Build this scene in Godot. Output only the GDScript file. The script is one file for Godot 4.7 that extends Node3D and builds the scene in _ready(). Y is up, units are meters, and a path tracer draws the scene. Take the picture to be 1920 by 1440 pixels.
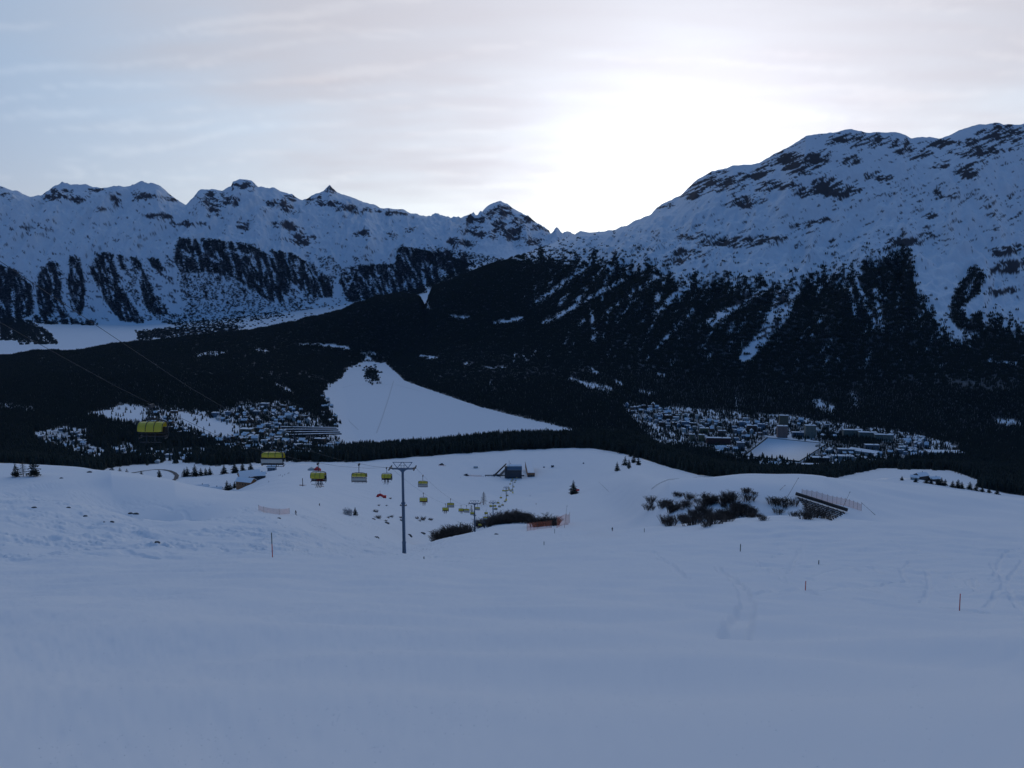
extends Node3D
# A ski slope above a snowbound valley at dawn: lift, town, frozen lake, wooded hills and mountains. Metres; the eye is at the origin, the view goes to -z.

const FL := 1544.0            # focal length in pixels of a 1920 x 1440 picture
const PITCH := 8.11           # degrees that the camera looks down
var CP := cos(deg_to_rad(PITCH))
var SP := sin(deg_to_rad(PITCH))
var names := {}
var M := {}
var rng := RandomNumberGenerator.new()
var nz := FastNoiseLite.new()       # smooth noise
var nr := FastNoiseLite.new()       # ridged noise
var nf := FastNoiseLite.new()       # fractal noise

func _ready():
	set_camera_and_light()
	set_noise()
	set_materials()
	WM = wood_map(false)
	NM = wood_map(true)
	FM = far_wood_map()
	# built-up ground: cleared streets, yards and bare gardens between the houses
	TM = new_map(0.0)
	TM = stamp_poly(TM, [400, 830, 440, 812, 480, 798, 460, 775, 540, 756, 590, 785, 560, 800, 640, 836, 660, 848, 600, 866, 520, 872, 440, 860], 0.9)
	TM = stamp_poly(TM, [60, 818, 120, 804, 170, 812, 165, 835, 200, 850, 190, 872, 140, 856], 0.55)
	TM = stamp_poly(TM, [200, 838, 260, 836, 330, 850, 330, 866, 215, 862], 0.6)
	TM = stamp_poly(TM, [1168, 760, 1240, 768, 1330, 790, 1440, 796, 1445, 815, 1395, 850, 1380, 858, 1330, 842, 1240, 800], 0.75)
	TM = stamp_poly(TM, [1480, 785, 1560, 800, 1560, 826, 1490, 820], 0.6)
	TM = stamp_poly(TM, [1500, 868, 1560, 832, 1640, 835, 1690, 824, 1740, 826, 1745, 852, 1640, 866, 1560, 882, 1400, 876, 1400, 862], 0.8)
	build_land()
	build_far_range()
	build_lake()
	build_forests()
	build_ropeway()
	build_ski_area()
	build_slope_things()
	build_town_by_lake()
	build_town_by_field()
	build_far_village()

# ---------------------------------------------------------------- camera, sky, sun
func set_camera_and_light():
	var cam := Camera3D.new()
	cam.name = "camera"
	cam.fov = 50.0
	cam.near = 0.2
	cam.far = 40000.0
	cam.rotation_degrees = Vector3(-PITCH, 0, 0)
	add_child(cam)
	cam.current = true
	var sun_az := atan(dir_uv(1215, 400).x)
	var sun_el := deg_to_rad(1.0)
	var to_sun := Vector3(sin(sun_az) * cos(sun_el), sin(sun_el), -cos(sun_az) * cos(sun_el))
	var sun := DirectionalLight3D.new()
	sun.name = "sun"
	sun.light_color = Color(1.0, 0.78, 0.55)
	sun.light_energy = 0.6
	sun.light_angular_distance = 0.5
	sun.shadow_enabled = true
	add_child(sun)
	sun.look_at_from_position(Vector3.ZERO, -to_sun)
	var we := WorldEnvironment.new()
	we.name = "environment"
	var e := Environment.new()
	e.background_mode = Environment.BG_SKY
	e.tonemap_mode = Environment.TONE_MAPPER_LINEAR
	e.tonemap_exposure = 1.0
	e.sdfgi_enabled = true
	e.ssao_enabled = true
	e.ssil_enabled = true
	var sky := Sky.new()
	var pm := PanoramaSkyMaterial.new()
	pm.panorama = ImageTexture.create_from_image(sky_image(atan(dir_uv(1290, 400).x), deg_to_rad(4.5)))
	sky.sky_material = pm
	e.sky = sky
	e.fog_enabled = true
	e.fog_density = 0.000003
	e.fog_light_color = Color(0.55, 0.68, 1.0)
	we.environment = e
	add_child(we)

func sky_image(az: float, el: float) -> Image:
	var W := 1792
	var H := 896
	var n1 := FastNoiseLite.new()
	n1.seed = 5
	n1.frequency = 1.0
	n1.fractal_octaves = 4
	var img := Image.create(W, H, false, Image.FORMAT_RGBF)
	var sx := sin(az) * cos(el)
	var sy := sin(el)
	var sz := -cos(az) * cos(el)
	for j in H:
		var th := (0.5 - (j + 0.5) / H) * PI
		if th < -0.02:
			img.fill_rect(Rect2i(0, j, W, H - j), Color(0.24, 0.28, 0.36))
			break
		var y := sin(th)
		var c := cos(th)
		var up := clampf(y, 0.0, 1.0)
		var deg := rad_to_deg(th)
		var hz := pow(1.0 - up, 13.0)
		for i in W:
			var ph := (i + 0.5) / W * TAU
			var x := sin(ph) * c
			var z := -cos(ph) * c
			var a := rad_to_deg(acos(clampf(x * sx + y * sy + z * sz, -1.0, 1.0)))
			# clear dawn air: deep blue overhead and away from the sun, pale and warm low down on its side
			var side := 0.5 + 0.5 * cos(deg_to_rad(a))
			var s3 := side * side * side
			var r := lerpf(0.020, 0.50, s3)
			var g := lerpf(0.100, 0.65, s3)
			var b := lerpf(0.285, 0.84, s3)
			var warm := hz * 0.85
			r = lerpf(r, lerpf(0.25, 0.92, s3), warm)
			g = lerpf(g, lerpf(0.26, 0.87, s3), warm)
			b = lerpf(b, lerpf(0.43, 0.72, s3), warm)
			# the glow round the sun, which stands just behind the ridge
			var g1 := exp(-a / 8.0) * 0.95
			var g2 := exp(-pow(a / 27.0, 2.0)) * 0.42
			r += g1 + g2
			g += g1 * 0.93 + g2 * 0.97
			b += g1 * 0.74 + g2 * 0.90
			# a high veil of thin cloud round the sun, and wisps drawn out sideways below it
			var k := 1.0 / (up + 0.16)
			var qx := x * k
			var qz := z * k
			var big := n1.get_noise_2d(qx * 0.7 + 3.0, qz * 0.9)
			var fine := n1.get_noise_2d(qx * 1.3 + qz * 0.5, qz * 6.0 - qx * 0.4 + 2.0)
			var low := 17.0 - 12.5 * smoothstep(0.86, 0.99, side)
			var veil := smoothstep(-8.0, 9.0, deg - low + big * 5.0 + fine * 1.6) * (0.86 + 0.10 * fine + 0.10 * big)
			var on := smoothstep(0.60, 0.88, side)
			var v := clampf(veil, 0.0, 0.92) * on * lerpf(0.5, 1.0, smoothstep(0.87, 0.97, side))
			var lit := 0.15 + 0.18 * side + 0.42 * exp(-pow(a / 42.0, 2.0)) + 0.36 * exp(-pow(a / 10.5, 2.0))
			r = lerpf(r, lit * 0.99, v)
			g = lerpf(g, lit * 0.97, v)
			b = lerpf(b, lit * 1.07, v)
			var wisp := smoothstep(0.16, 0.50, n1.get_noise_2d(qx * 1.1 + 7.0 + qz * 0.5, qz * 8.0 + big * 1.0 - qx * 0.4) + 0.2 * big) * smoothstep(2.0, 5.0, deg) * on * 0.055
			r += wisp * 1.1
			g += wisp
			b += wisp * 0.85
			img.set_pixel(i, j, Color(r, g, b))
	return img

# ---------------------------------------------------------------- small helpers
func dir_uv(px: float, py: float) -> Vector2:
	# the direction through a place of the photograph, as sideways and upward distance for each metre ahead
	var x := (px - 960.0) / FL
	var y := (720.0 - py) / FL
	var zf := CP + y * SP
	return Vector2(x / zf, (y * CP - SP) / zf)

func at(px: float, py: float, d: float) -> Vector3:
	var q := dir_uv(px, py)
	return Vector3(q.x * d, q.y * d, -d)

func pix(p: Vector3) -> Vector2:
	# where a point stands in the photograph: used to read the land cover off it
	var zf := -p.z * CP - p.y * SP
	var y := p.y * CP - p.z * SP
	return Vector2(960.0 + FL * p.x / zf, 720.0 - FL * y / zf)

func numbered(called: String) -> String:
	if not names.has(called):
		names[called] = 0
		return called
	names[called] += 1
	return "%s_%03d" % [called, names[called]]

func tag(o: Node, label: String, category: String, group := "", kind := "") -> Node:
	o.set_meta("label", label)
	o.set_meta("category", category)
	if group != "":
		o.set_meta("group", group)
	if kind != "":
		o.set_meta("kind", kind)
	return o

func set_noise():
	nz.seed = 3
	nz.noise_type = FastNoiseLite.TYPE_SIMPLEX_SMOOTH
	nz.frequency = 1.0
	nz.fractal_type = FastNoiseLite.FRACTAL_NONE
	nr.seed = 8
	nr.noise_type = FastNoiseLite.TYPE_SIMPLEX_SMOOTH
	nr.frequency = 1.0
	nr.fractal_type = FastNoiseLite.FRACTAL_RIDGED
	nr.fractal_octaves = 4
	nf.seed = 21
	nf.noise_type = FastNoiseLite.TYPE_SIMPLEX_SMOOTH
	nf.frequency = 1.0
	nf.fractal_type = FastNoiseLite.FRACTAL_FBM
	nf.fractal_octaves = 4

func mat(color: Color, rough := 0.9, metal := 0.0) -> StandardMaterial3D:
	# colours given here are linear
	var m := StandardMaterial3D.new()
	m.albedo_color = color.linear_to_srgb()
	m.roughness = rough
	m.metallic = metal
	return m

func set_materials():
	var s := StandardMaterial3D.new()
	s.vertex_color_use_as_albedo = true
	s.roughness = 0.85
	s.metallic_specular = 0.25
	M.land = s
	M.needle = mat(Color(0.022, 0.030, 0.021))
	M.bark = mat(Color(0.05, 0.04, 0.035))
	M.twig = mat(Color(0.055, 0.040, 0.032))
	M.frost = mat(Color(0.30, 0.30, 0.32))
	M.larch = mat(Color(0.075, 0.055, 0.040))
	M.tower = mat(Color(0.10, 0.16, 0.24), 0.55, 0.2)
	M.dark_steel = mat(Color(0.045, 0.05, 0.06), 0.5, 0.5)
	M.steel = mat(Color(0.05, 0.05, 0.055), 0.8, 0.2)
	M.concrete = mat(Color(0.16, 0.16, 0.16))
	M.seat = mat(Color(0.025, 0.025, 0.03), 0.7)
	M.shell = mat(Color(0.42, 0.42, 0.40), 0.5)
	M.yellow = mat(Color(0.80, 0.55, 0.03), 0.6)
	var bb := mat(Color(0.66, 0.50, 0.02), 0.12)
	bb.clearcoat_enabled = true
	bb.clearcoat = 0.6
	bb.backlight_enabled = true
	bb.backlight = Color(0.34, 0.26, 0.02)
	M.bubble = bb
	M.skin = mat(Color(1, 1, 1), 0.8)
	M.skin.vertex_color_use_as_albedo = true
	M.snow = mat(SNOW, 0.85)
	M.trodden = mat(Color(0.64, 0.64, 0.65), 0.85)
	M.red = mat(Color(0.55, 0.03, 0.03), 0.7)
	M.marker_red = mat(Color(0.55, 0.06, 0.05), 0.5)
	M.marker_dark = mat(Color(0.03, 0.06, 0.05), 0.5)
	M.bamboo = mat(Color(0.16, 0.12, 0.08), 0.7)
	M.timber = mat(Color(0.055, 0.042, 0.035), 0.85)
	M.plank = mat(Color(0.28, 0.14, 0.07), 0.85)
	M.asphalt = mat(Color(0.075, 0.070, 0.070), 0.9)
	M.glass = mat(Color(0.02, 0.03, 0.04), 0.1)
	M.hall = mat(Color(0.13, 0.17, 0.22), 0.35, 0.4)
	M.hall_dark = mat(Color(0.05, 0.055, 0.065), 0.6)
	M.stone = mat(Color(0.10, 0.095, 0.09), 0.9)
	var net := mat(Color(0.75, 0.20, 0.10), 0.8)
	net.transparency = BaseMaterial3D.TRANSPARENCY_ALPHA
	net.albedo_color.a = 0.34
	M.net = net

# ---------------------------------------------------------------- the land as curves that run across the view
# Each curve is a list of [px, py, distance] read off the photograph, or [px, height, distance, 1] where the land is hidden; the land is drawn through them.
func land_curves() -> Array:
	return [
		[[-420, -2.5, 2.2, 1], [2340, -2.5, 2.2, 1]],
		[[-420, -4.37, 6.7, 1], [2340, -4.37, 6.7, 1]],
		[[-420, -7.8, 15.4, 1], [2340, -7.9, 15.4, 1]],
		[[-420, -12.9, 30, 1], [800, -13.2, 30, 1], [2340, -13.8, 30, 1]],
		[[-420, 1130, 50], [0, 1120, 50], [250, 1115, 50], [511, 1110, 50], [746, 1110, 52], [900, 1110, 55], [1100, 1110, 55], [1300, 1115, 55], [1500, 1125, 55], [1800, 1150, 60], [2340, 1165, 60]],
		[[-420, 1075, 90], [0, 1070, 90], [250, 1062, 90], [511, 1047, 100], [746, 1055, 100], [900, 1060, 110], [1100, 1060, 110], [1300, 1065, 100], [1500, 1085, 90], [1800, 1110, 85], [2340, 1130, 85]],
		[[-420, 1030, 140], [0, 1020, 140], [250, 1015, 140], [511, 1015, 150], [746, 1043, 201], [900, 1040, 200], [1100, 1025, 190], [1300, 1035, 160], [1500, 1045, 150], [1800, 1060, 140], [2340, 1080, 140]],
		[[-420, 955, 230], [0, 940, 230], [130, 945, 225], [200, 960, 220], [270, 976, 215], [400, 975, 205], [511, 985, 200], [640, 1005, 240], [746, 1022, 300], [810, 1019, 400], [860, 1008, 430], [900, 993, 441], [960, 991, 440], [1030, 990, 430], [1100, 990, 380], [1150, 998, 300], [1220, 991, 275], [1300, 983, 260], [1400, 975, 255], [1500, 972, 250], [1600, 974, 250], [1750, 988, 235], [1920, 1004, 225], [2340, 1020, 220]],
		[[-420, 945, 280], [0, 930, 285], [130, -78, 262, 1], [200, -86, 258, 1], [270, -88, 255, 1], [350, -83, 258, 1], [430, -78, 256, 1], [511, 960, 255], [640, 985, 320], [746, 1003, 400], [810, 1035, 460], [860, 1018, 500], [900, 993, 515], [960, 976, 515], [1000, 973, 515], [1030, 980, 510], [1100, 980, 490], [1150, 990, 390], [1200, -104, 315, 1], [1300, -104, 298, 1], [1400, -103, 294, 1], [1500, -101, 292, 1], [1600, -98, 292, 1], [1680, -96, 295, 1], [1750, 984, 300], [1920, 995, 290], [2340, 1010, 285]],
		[[-420, 905, 360], [0, 893, 360], [130, 908, 320], [250, 927, 300], [350, 934, 300], [420, 936, 310], [511, 930, 350], [640, 955, 480], [746, 968, 560], [810, 975, 620], [860, 975, 660], [900, 968, 700], [1030, 952, 720], [1100, 948, 700], [1150, 955, 600], [1210, 950, 400], [1260, 930, 355], [1330, 922, 350], [1400, 918, 348], [1480, 920, 346], [1540, 932, 346], [1600, 950, 350], [1700, 954, 390], [1920, 965, 400], [2340, 985, 420]],
		[[-420, 880, 430], [0, 871, 440], [100, 874, 440], [190, 881, 440], [230, 890, 440], [271, 899, 430], [317, 905, 430], [379, 913, 430], [458, 927, 440], [511, 922, 480], [580, 918, 600], [746, 934, 850], [900, 938, 935], [1000, 937, 940], [1100, 920, 960], [1150, 909, 830], [1190, 905, 650], [1230, 903, 520], [1300, 900, 490], [1400, 896, 480], [1500, 893, 478], [1600, 901, 478], [1700, 914, 475], [1800, 926, 470], [1920, 940, 465], [2340, 965, 460]],
		[[-420, -170, 600, 1], [0, -170, 650, 1], [200, -205, 720, 1], [300, -250, 850, 1], [400, -285, 980, 1], [511, 888, 1100], [620, 890, 1150], [746, 905, 1180], [900, 924, 1215], [965, 926, 1222], [1010, 922, 1220], [1100, 893, 1270], [1160, 882, 1220], [1220, 888, 1050], [1300, -285, 1000, 1], [1400, -300, 1000, 1], [1500, -305, 1000, 1], [1700, -305, 1000, 1], [1920, -310, 1000, 1], [2340, -315, 1000, 1]],
		[[-420, 870, 1700], [0, 868, 1650], [200, 888, 1500], [250, 892, 1480], [300, 892, 1460], [400, 882, 1500], [511, 873, 1560], [620, 869, 1560], [746, 859, 1620], [900, 848, 1700], [1000, 842, 1750], [1100, 840, 1760], [1180, 853, 1640], [1240, 872, 1500], [1300, 888, 1420], [1400, 902, 1380], [1500, 908, 1380], [1600, 902, 1450], [1700, 897, 1560], [1800, 908, 1600], [1920, 930, 1560], [2340, 950, 1550]],
		[[-420, 850, 2200], [0, 850, 2200], [250, 862, 2100], [400, 855, 2100], [511, 860, 1980], [620, 856, 1880], [746, 841, 1950], [800, 838, 1970], [900, 827, 1990], [1000, 822, 2000], [1100, 821, 2000], [1160, 820, 2000], [1200, 828, 2000], [1250, 852, 1990], [1300, 868, 1980], [1400, 886, 1960], [1500, 889, 1960], [1600, 880, 1980], [1700, 878, 2000], [1800, 884, 2000], [1920, 897, 2000], [2340, 905, 2000]],
		[[-420, 812, 2600], [0, 812, 2600], [250, 827, 2550], [400, 842, 2430], [511, 850, 2430], [620, 852, 2480], [680, -634, 2850, 1], [746, -636, 2780, 1], [900, -636, 2700, 1], [1100, -636, 2650, 1], [1200, 848, 2720], [1300, 862, 2590], [1500, 874, 2540], [1700, 868, 2580], [1800, 862, 2630], [1920, 862, 2620], [2340, 862, 2620]],
		[[-420, 772, 3000], [0, 776, 3000], [250, 786, 2900], [400, 797, 2880], [511, 807, 2880], [600, 815, 2930], [660, -633, 3040, 1], [746, -636, 3060, 1], [900, -636, 3060, 1], [1040, -636, 3120, 1], [1085, -626, 3150, 1], [1200, 801, 3130], [1300, 821, 2980], [1400, 822, 2975], [1500, 825, 2950], [1700, 826, 2940], [1800, 836, 2850], [2340, 836, 2850]],
		[[-420, 742, 3400], [0, 742, 3400], [250, 761, 3250], [400, 763, 3300], [511, 766, 3350], [580, 765, 3480], [620, 768, 3560], [650, -634, 3700, 1], [746, -636, 3780, 1], [860, -636, 3760, 1], [960, -632, 3700, 1], [1000, -618, 3700, 1], [1100, 757, 3620], [1200, 760, 3560], [1300, 771, 3480], [1500, 786, 3340], [1700, 801, 3140], [1800, 821, 3000], [2340, 826, 2980]],
		[[-420, 708, 3900], [0, 706, 3900], [250, 702, 3900], [400, 706, 3950], [511, 716, 4050], [570, 716, 4250], [620, -630, 4420, 1], [680, -634, 4500, 1], [746, -634, 4500, 1], [800, -633, 4340, 1], [840, -620, 4320, 1], [900, 716, 4300], [1000, 711, 4250], [1100, 702, 4150], [1200, 697, 4050], [1300, 702, 3950], [1500, 722, 3750], [1700, 722, 3600], [1800, 722, 3500], [2340, 722, 3500]],
		[[-420, 690, 4400], [0, 684, 4450], [250, 662, 4600], [400, 657, 4800], [511, 657, 5000], [620, 668, 5300], [690, 681, 5380], [720, 681, 5380], [746, 674, 5380], [800, 657, 5300], [900, 641, 5200], [1000, 631, 5000], [1100, 621, 4700], [1200, 611, 4500], [1300, 601, 4350], [1500, 601, 4150], [1700, 601, 4000], [1800, 611, 3950], [2340, 621, 3900]],
		[[-420, 690, 4900], [0, 674, 4950], [67, 660, 5000], [140, 661, 5050], [213, 647, 5200], [300, 639, 5350], [383, 629, 5500], [467, 622, 5700], [550, 605, 5900], [590, 595, 6000], [640, 583, 6150], [677, 566, 6250], [709, 556, 6300], [748, 551, 6300], [785, 556, 6250], [797, 578, 6150], [812, 540, 6250], [843, 527, 6300], [872, 514, 6350], [900, 504, 6400], [932, 493, 6400], [960, 487, 6350], [1000, 487, 6200], [1056, 493, 5950], [1105, 495, 5700], [1200, 503, 5200], [1300, 510, 4900], [1400, 505, 4800], [1500, 500, 4700], [1700, 481, 4500], [1800, 490, 4400], [2340, 500, 4300]],
		[[-420, -660, 5600, 1], [0, -660, 5650, 1], [300, -650, 6000, 1], [550, -640, 6600, 1], [700, -500, 7000, 1], [785, -430, 7000, 1], [843, -330, 7000, 1], [900, -150, 6950, 1], [932, -30, 6800, 1], [960, 483, 6600], [985, 476, 6700], [1020, 462, 6850], [1042, 455, 6950], [1056, 448, 7000], [1063, 445, 7000], [1074, 443, 7000], [1088, 434, 6950], [1102, 437, 6900], [1148, 433, 6650], [1183, 418, 6450], [1203, 409, 6350], [1222, 402, 6250], [1232, 391, 6200], [1240, 386, 6150], [1272, 370, 6050], [1296, 348, 5950], [1309, 335, 5900], [1334, 323, 5820], [1373, 312, 5700], [1411, 312, 5600], [1430, 302, 5550], [1450, 289, 5500], [1488, 271, 5400], [1511, 257, 5350], [1546, 252, 5320], [1585, 247, 5300], [1639, 249, 5250], [1696, 255, 5200], [1708, 262, 5200], [1766, 260, 5150], [1804, 244, 5120], [1827, 237, 5100], [1874, 234, 5050], [1881, 237, 5050], [1920, 231, 5000], [2000, 222, 4950], [2120, 226, 4900], [2340, 260, 4850]],
		[[-420, -680, 6600, 1], [550, -680, 7600, 1], [785, -560, 7800, 1], [900, -400, 7700, 1], [960, -150, 7600, 1], [1056, 60, 7900, 1], [1183, 100, 7400, 1], [1300, 250, 6900, 1], [1511, 450, 6200, 1], [2340, 450, 5700, 1]],
	]

func far_curves() -> Array:
	return [
		[[-420, -655, 6000, 1], [640, -655, 6600, 1], [800, -560, 7300, 1], [1160, -300, 7600, 1]],
		[[-420, -645, 7600, 1], [640, -645, 7800, 1], [800, -480, 8200, 1], [1160, -100, 8400, 1]],
		[[-420, 600, 9600], [0, 597, 9600], [100, 606, 9700], [250, 610, 9700], [330, 605, 9700], [400, 600, 9700], [500, 590, 9800], [600, 577, 10000], [660, 566, 10200], [720, 556, 10200], [800, 535, 10200], [870, 505, 10200], [930, 490, 10300], [1000, 478, 10500], [1060, 470, 10800], [1160, 470, 10900]],
		[[-420, 520, 10050], [0, 500, 10050], [130, 500, 10050], [330, 490, 10000], [450, 490, 10050], [560, 500, 10150], [640, 495, 10350], [740, 485, 10450], [810, 485, 10500], [870, 470, 10600], [930, 455, 10700], [1000, 455, 10900], [1060, 460, 11000], [1160, 465, 11100]],
		[[-420, 440, 10500], [0, 425, 10500], [130, 420, 10500], [330, 425, 10450], [450, 415, 10500], [560, 430, 10650], [640, 425, 10800], [740, 435, 10900], [810, 440, 10950], [870, 432, 11050], [930, 425, 11050], [1000, 438, 11200], [1060, 456, 11400], [1160, 465, 11500]],
		[[-420, 372, 11200], [-200, 352, 11200], [-40, 345, 11200], [0, 350, 11100], [12, 355, 11100], [43, 367, 11100], [57, 372, 11100], [77, 370, 11100], [88, 360, 11100], [100, 351, 11100], [117, 344, 11100], [133, 349, 11050], [160, 347, 11050], [173, 351, 11050], [207, 351, 11050], [222, 346, 11050], [245, 353, 11050], [263, 342, 11000], [287, 343, 11000], [297, 348, 11000], [317, 365, 11000], [348, 384, 11000], [360, 373, 11000], [377, 357, 11000], [405, 354, 11000], [417, 358, 11050], [433, 351, 11100], [437, 341, 11100], [450, 336, 11100], [472, 340, 11100], [483, 351, 11100], [510, 353, 11150], [533, 365, 11200], [547, 367, 11200], [567, 377, 11250], [587, 368, 11300], [607, 361, 11350], [618, 349, 11400], [634, 362, 11450], [663, 373, 11500], [712, 391, 11600], [730, 391, 11650], [755, 394, 11700], [776, 405, 11700], [787, 407, 11700], [819, 408, 11700], [843, 416, 11700], [865, 412, 11700], [879, 405, 11700], [900, 402, 11700], [914, 389, 11700], [925, 381, 11700], [939, 379, 11700], [950, 383, 11700], [978, 401, 11750], [1003, 416, 11800], [1024, 433, 11850], [1035, 442, 11900], [1049, 441, 12300], [1063, 446, 12300], [1090, 452, 12300], [1160, 455, 12300]],
		[[-420, 300, 12500, 1], [640, 350, 12800, 1], [939, 350, 13200, 1], [1160, 250, 13800, 1]],
	]

func curve_row(curve: Array, us: PackedFloat32Array, straight: bool) -> Array:
	# distance and height of one curve at every column
	var ku := PackedFloat32Array()
	var kd := PackedFloat32Array()
	var kh := PackedFloat32Array()
	for k in curve:
		if k.size() == 4:
			ku.append(dir_uv(k[0], 700).x)
			kd.append(k[2])
			kh.append(k[1])
		else:
			var q := dir_uv(k[0], k[1])
			ku.append(q.x)
			kd.append(k[2])
			kh.append(q.y * k[2])
	var n := ku.size()
	var D := PackedFloat32Array()
	var Hh := PackedFloat32Array()
	var j := 0
	for u in us:
		while j < n - 2 and u > ku[j + 1]:
			j += 1
		var span := ku[j + 1] - ku[j]
		var t := clampf((u - ku[j]) / span, 0.0, 1.0)
		if straight:
			D.append(lerpf(kd[j], kd[j + 1], t))
			Hh.append(lerpf(kh[j], kh[j + 1], t))
		else:
			var a := maxi(j - 1, 0)
			var b := mini(j + 2, n - 1)
			D.append(hermite(kd[a], kd[j], kd[j + 1], kd[b], ku[a], ku[j], ku[j + 1], ku[b], t))
			Hh.append(hermite(kh[a], kh[j], kh[j + 1], kh[b], ku[a], ku[j], ku[j + 1], ku[b], t))
	return [D, Hh]

func blur(a: PackedFloat32Array, n: int) -> PackedFloat32Array:
	for pass_ in 2:
		var o := a.duplicate()
		var sum := 0.0
		var run := PackedFloat32Array([0.0])
		for v in a:
			sum += v
			run.append(sum)
		for i in a.size():
			var lo := maxi(i - n, 0)
			var hi := mini(i + n + 1, a.size())
			o[i] = (run[hi] - run[lo]) / (hi - lo)
		a = o
	return a

func hermite(y0: float, y1: float, y2: float, y3: float, x0: float, x1: float, x2: float, x3: float, t: float) -> float:
	var s := x2 - x1
	var sec := (y2 - y1) / s
	var l := (y1 - y0) / (x1 - x0) if x1 > x0 else sec
	var r := (y3 - y2) / (x3 - x2) if x3 > x2 else sec
	var m1 := 0.0 if l * sec <= 0.0 else 2.0 * l * sec / (l + sec)
	var m2 := 0.0 if r * sec <= 0.0 else 2.0 * r * sec / (r + sec)
	var t2 := t * t
	var t3 := t2 * t
	return (2 * t3 - 3 * t2 + 1) * y1 + (t3 - 2 * t2 + t) * s * m1 + (3 * t2 - 2 * t3) * y2 + (t3 - t2) * s * m2

var WM: PackedFloat32Array
var NM: PackedFloat32Array
var FM: PackedFloat32Array
var TM: PackedFloat32Array
var LAND := {}      # name -> grid: cols, rows, position array, for planting and for standing things on the ground

func make_grid(curves: Array, first: int, last: int, counts: Array, px0: float, px1: float, cols: int, ridges: Array, soft := 0) -> Dictionary:
	var us := PackedFloat32Array()
	var ua := dir_uv(px0, 700).x
	var ub := dir_uv(px1, 700).x
	for i in cols:
		us.append(lerpf(ua, ub, float(i) / (cols - 1)))
	var D := []
	var Hh := []
	for k in curves.size():
		if k < first - 1 or k > last + 1:
			D.append(null)
			Hh.append(null)
			continue
		var r := curve_row(curves[k], us, k in ridges)
		if soft > 0 and not k in ridges:
			r = [blur(r[0], soft), blur(r[1], soft)]
		D.append(r[0])
		Hh.append(r[1])
	var pos := PackedVector3Array()
	var level := PackedFloat32Array()     # curve number of each row, with the share of the way to the next
	for k in range(first, last):
		var a := maxi(k - 1, 0)
		var b := mini(k + 2, curves.size() - 1)
		var cnt: int = counts[k - first]
		var d0: PackedFloat32Array = D[a]
		var d1: PackedFloat32Array = D[k]
		var d2: PackedFloat32Array = D[k + 1]
		var d3: PackedFloat32Array = D[b]
		var h0: PackedFloat32Array = Hh[a]
		var h1: PackedFloat32Array = Hh[k]
		var h2: PackedFloat32Array = Hh[k + 1]
		var h3: PackedFloat32Array = Hh[b]
		if k in ridges and k != 19:
			d0 = d1
			h0 = h1
		if k + 1 in ridges and k != 18:
			d3 = d2
			h3 = h2
		var rows := cnt + (1 if k == last - 1 else 0)
		for r in rows:
			var t := float(r) / cnt
			level.append(k + t)
			for i in cols:
				var d := d1[i] * pow(d2[i] / d1[i], t)
				var h := hermite(h0[i], h1[i], h2[i], h3[i], d0[i], d1[i], d2[i], d3[i], (d - d1[i]) / (d2[i] - d1[i]))
				pos.append(Vector3(us[i] * d, h, -d))
	return {"cols": cols, "rows": level.size(), "pos": pos, "level": level, "us": us}

func grid_normals(g: Dictionary):
	var cols: int = g.cols
	var rows: int = g.rows
	var pos: PackedVector3Array = g.pos
	var nor := PackedVector3Array()
	nor.resize(pos.size())
	for r in rows:
		var ra := maxi(r - 1, 0) * cols
		var rb := mini(r + 1, rows - 1) * cols
		var rr := r * cols
		for c in cols:
			var a := pos[rr + mini(c + 1, cols - 1)] - pos[rr + maxi(c - 1, 0)]
			var b := pos[rb + c] - pos[ra + c]
			nor[rr + c] = a.cross(b).normalized()
	g.nor = nor

func grid_mesh(g: Dictionary, col: PackedColorArray, c0: int, c1: int, r0: int, r1: int) -> ArrayMesh:
	var cols: int = g.cols
	var w := c1 - c0 + 1
	var P := PackedVector3Array()
	var N := PackedVector3Array()
	var C := PackedColorArray()
	for r in range(r0, r1 + 1):
		P.append_array(g.pos.slice(r * cols + c0, r * cols + c1 + 1))
		N.append_array(g.nor.slice(r * cols + c0, r * cols + c1 + 1))
		C.append_array(col.slice(r * cols + c0, r * cols + c1 + 1))
	var I := PackedInt32Array()
	I.resize((r1 - r0) * (w - 1) * 6)
	var k := 0
	for r in r1 - r0:
		for c in w - 1:
			var q := r * w + c
			I[k] = q
			I[k + 1] = q + w
			I[k + 2] = q + 1
			I[k + 3] = q + 1
			I[k + 4] = q + w
			I[k + 5] = q + w + 1
			k += 6
	var arr := []
	arr.resize(Mesh.ARRAY_MAX)
	arr[Mesh.ARRAY_VERTEX] = P
	arr[Mesh.ARRAY_NORMAL] = N
	arr[Mesh.ARRAY_COLOR] = C
	arr[Mesh.ARRAY_INDEX] = I
	var m := ArrayMesh.new()
	m.add_surface_from_arrays(Mesh.PRIMITIVE_TRIANGLES, arr)
	return m

func put(mesh: Mesh, called: String, m: Material, parent: Node = self) -> MeshInstance3D:
	var o := MeshInstance3D.new()
	o.mesh = mesh
	o.material_override = m
	if parent == self:
		o.name = numbered(called)
		add_child(o)
	else:
		o.name = called
		parent.add_child(o, true)
	return o

const SNOW := Color(0.80, 0.81, 0.83)
const STREET := Color(0.07, 0.066, 0.062)
const LITTER_SHADE := Color(0.045, 0.038, 0.032)  # needle litter, with the shade under the trees put into its colour
const ROCK := Color(0.085, 0.075, 0.075)

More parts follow.
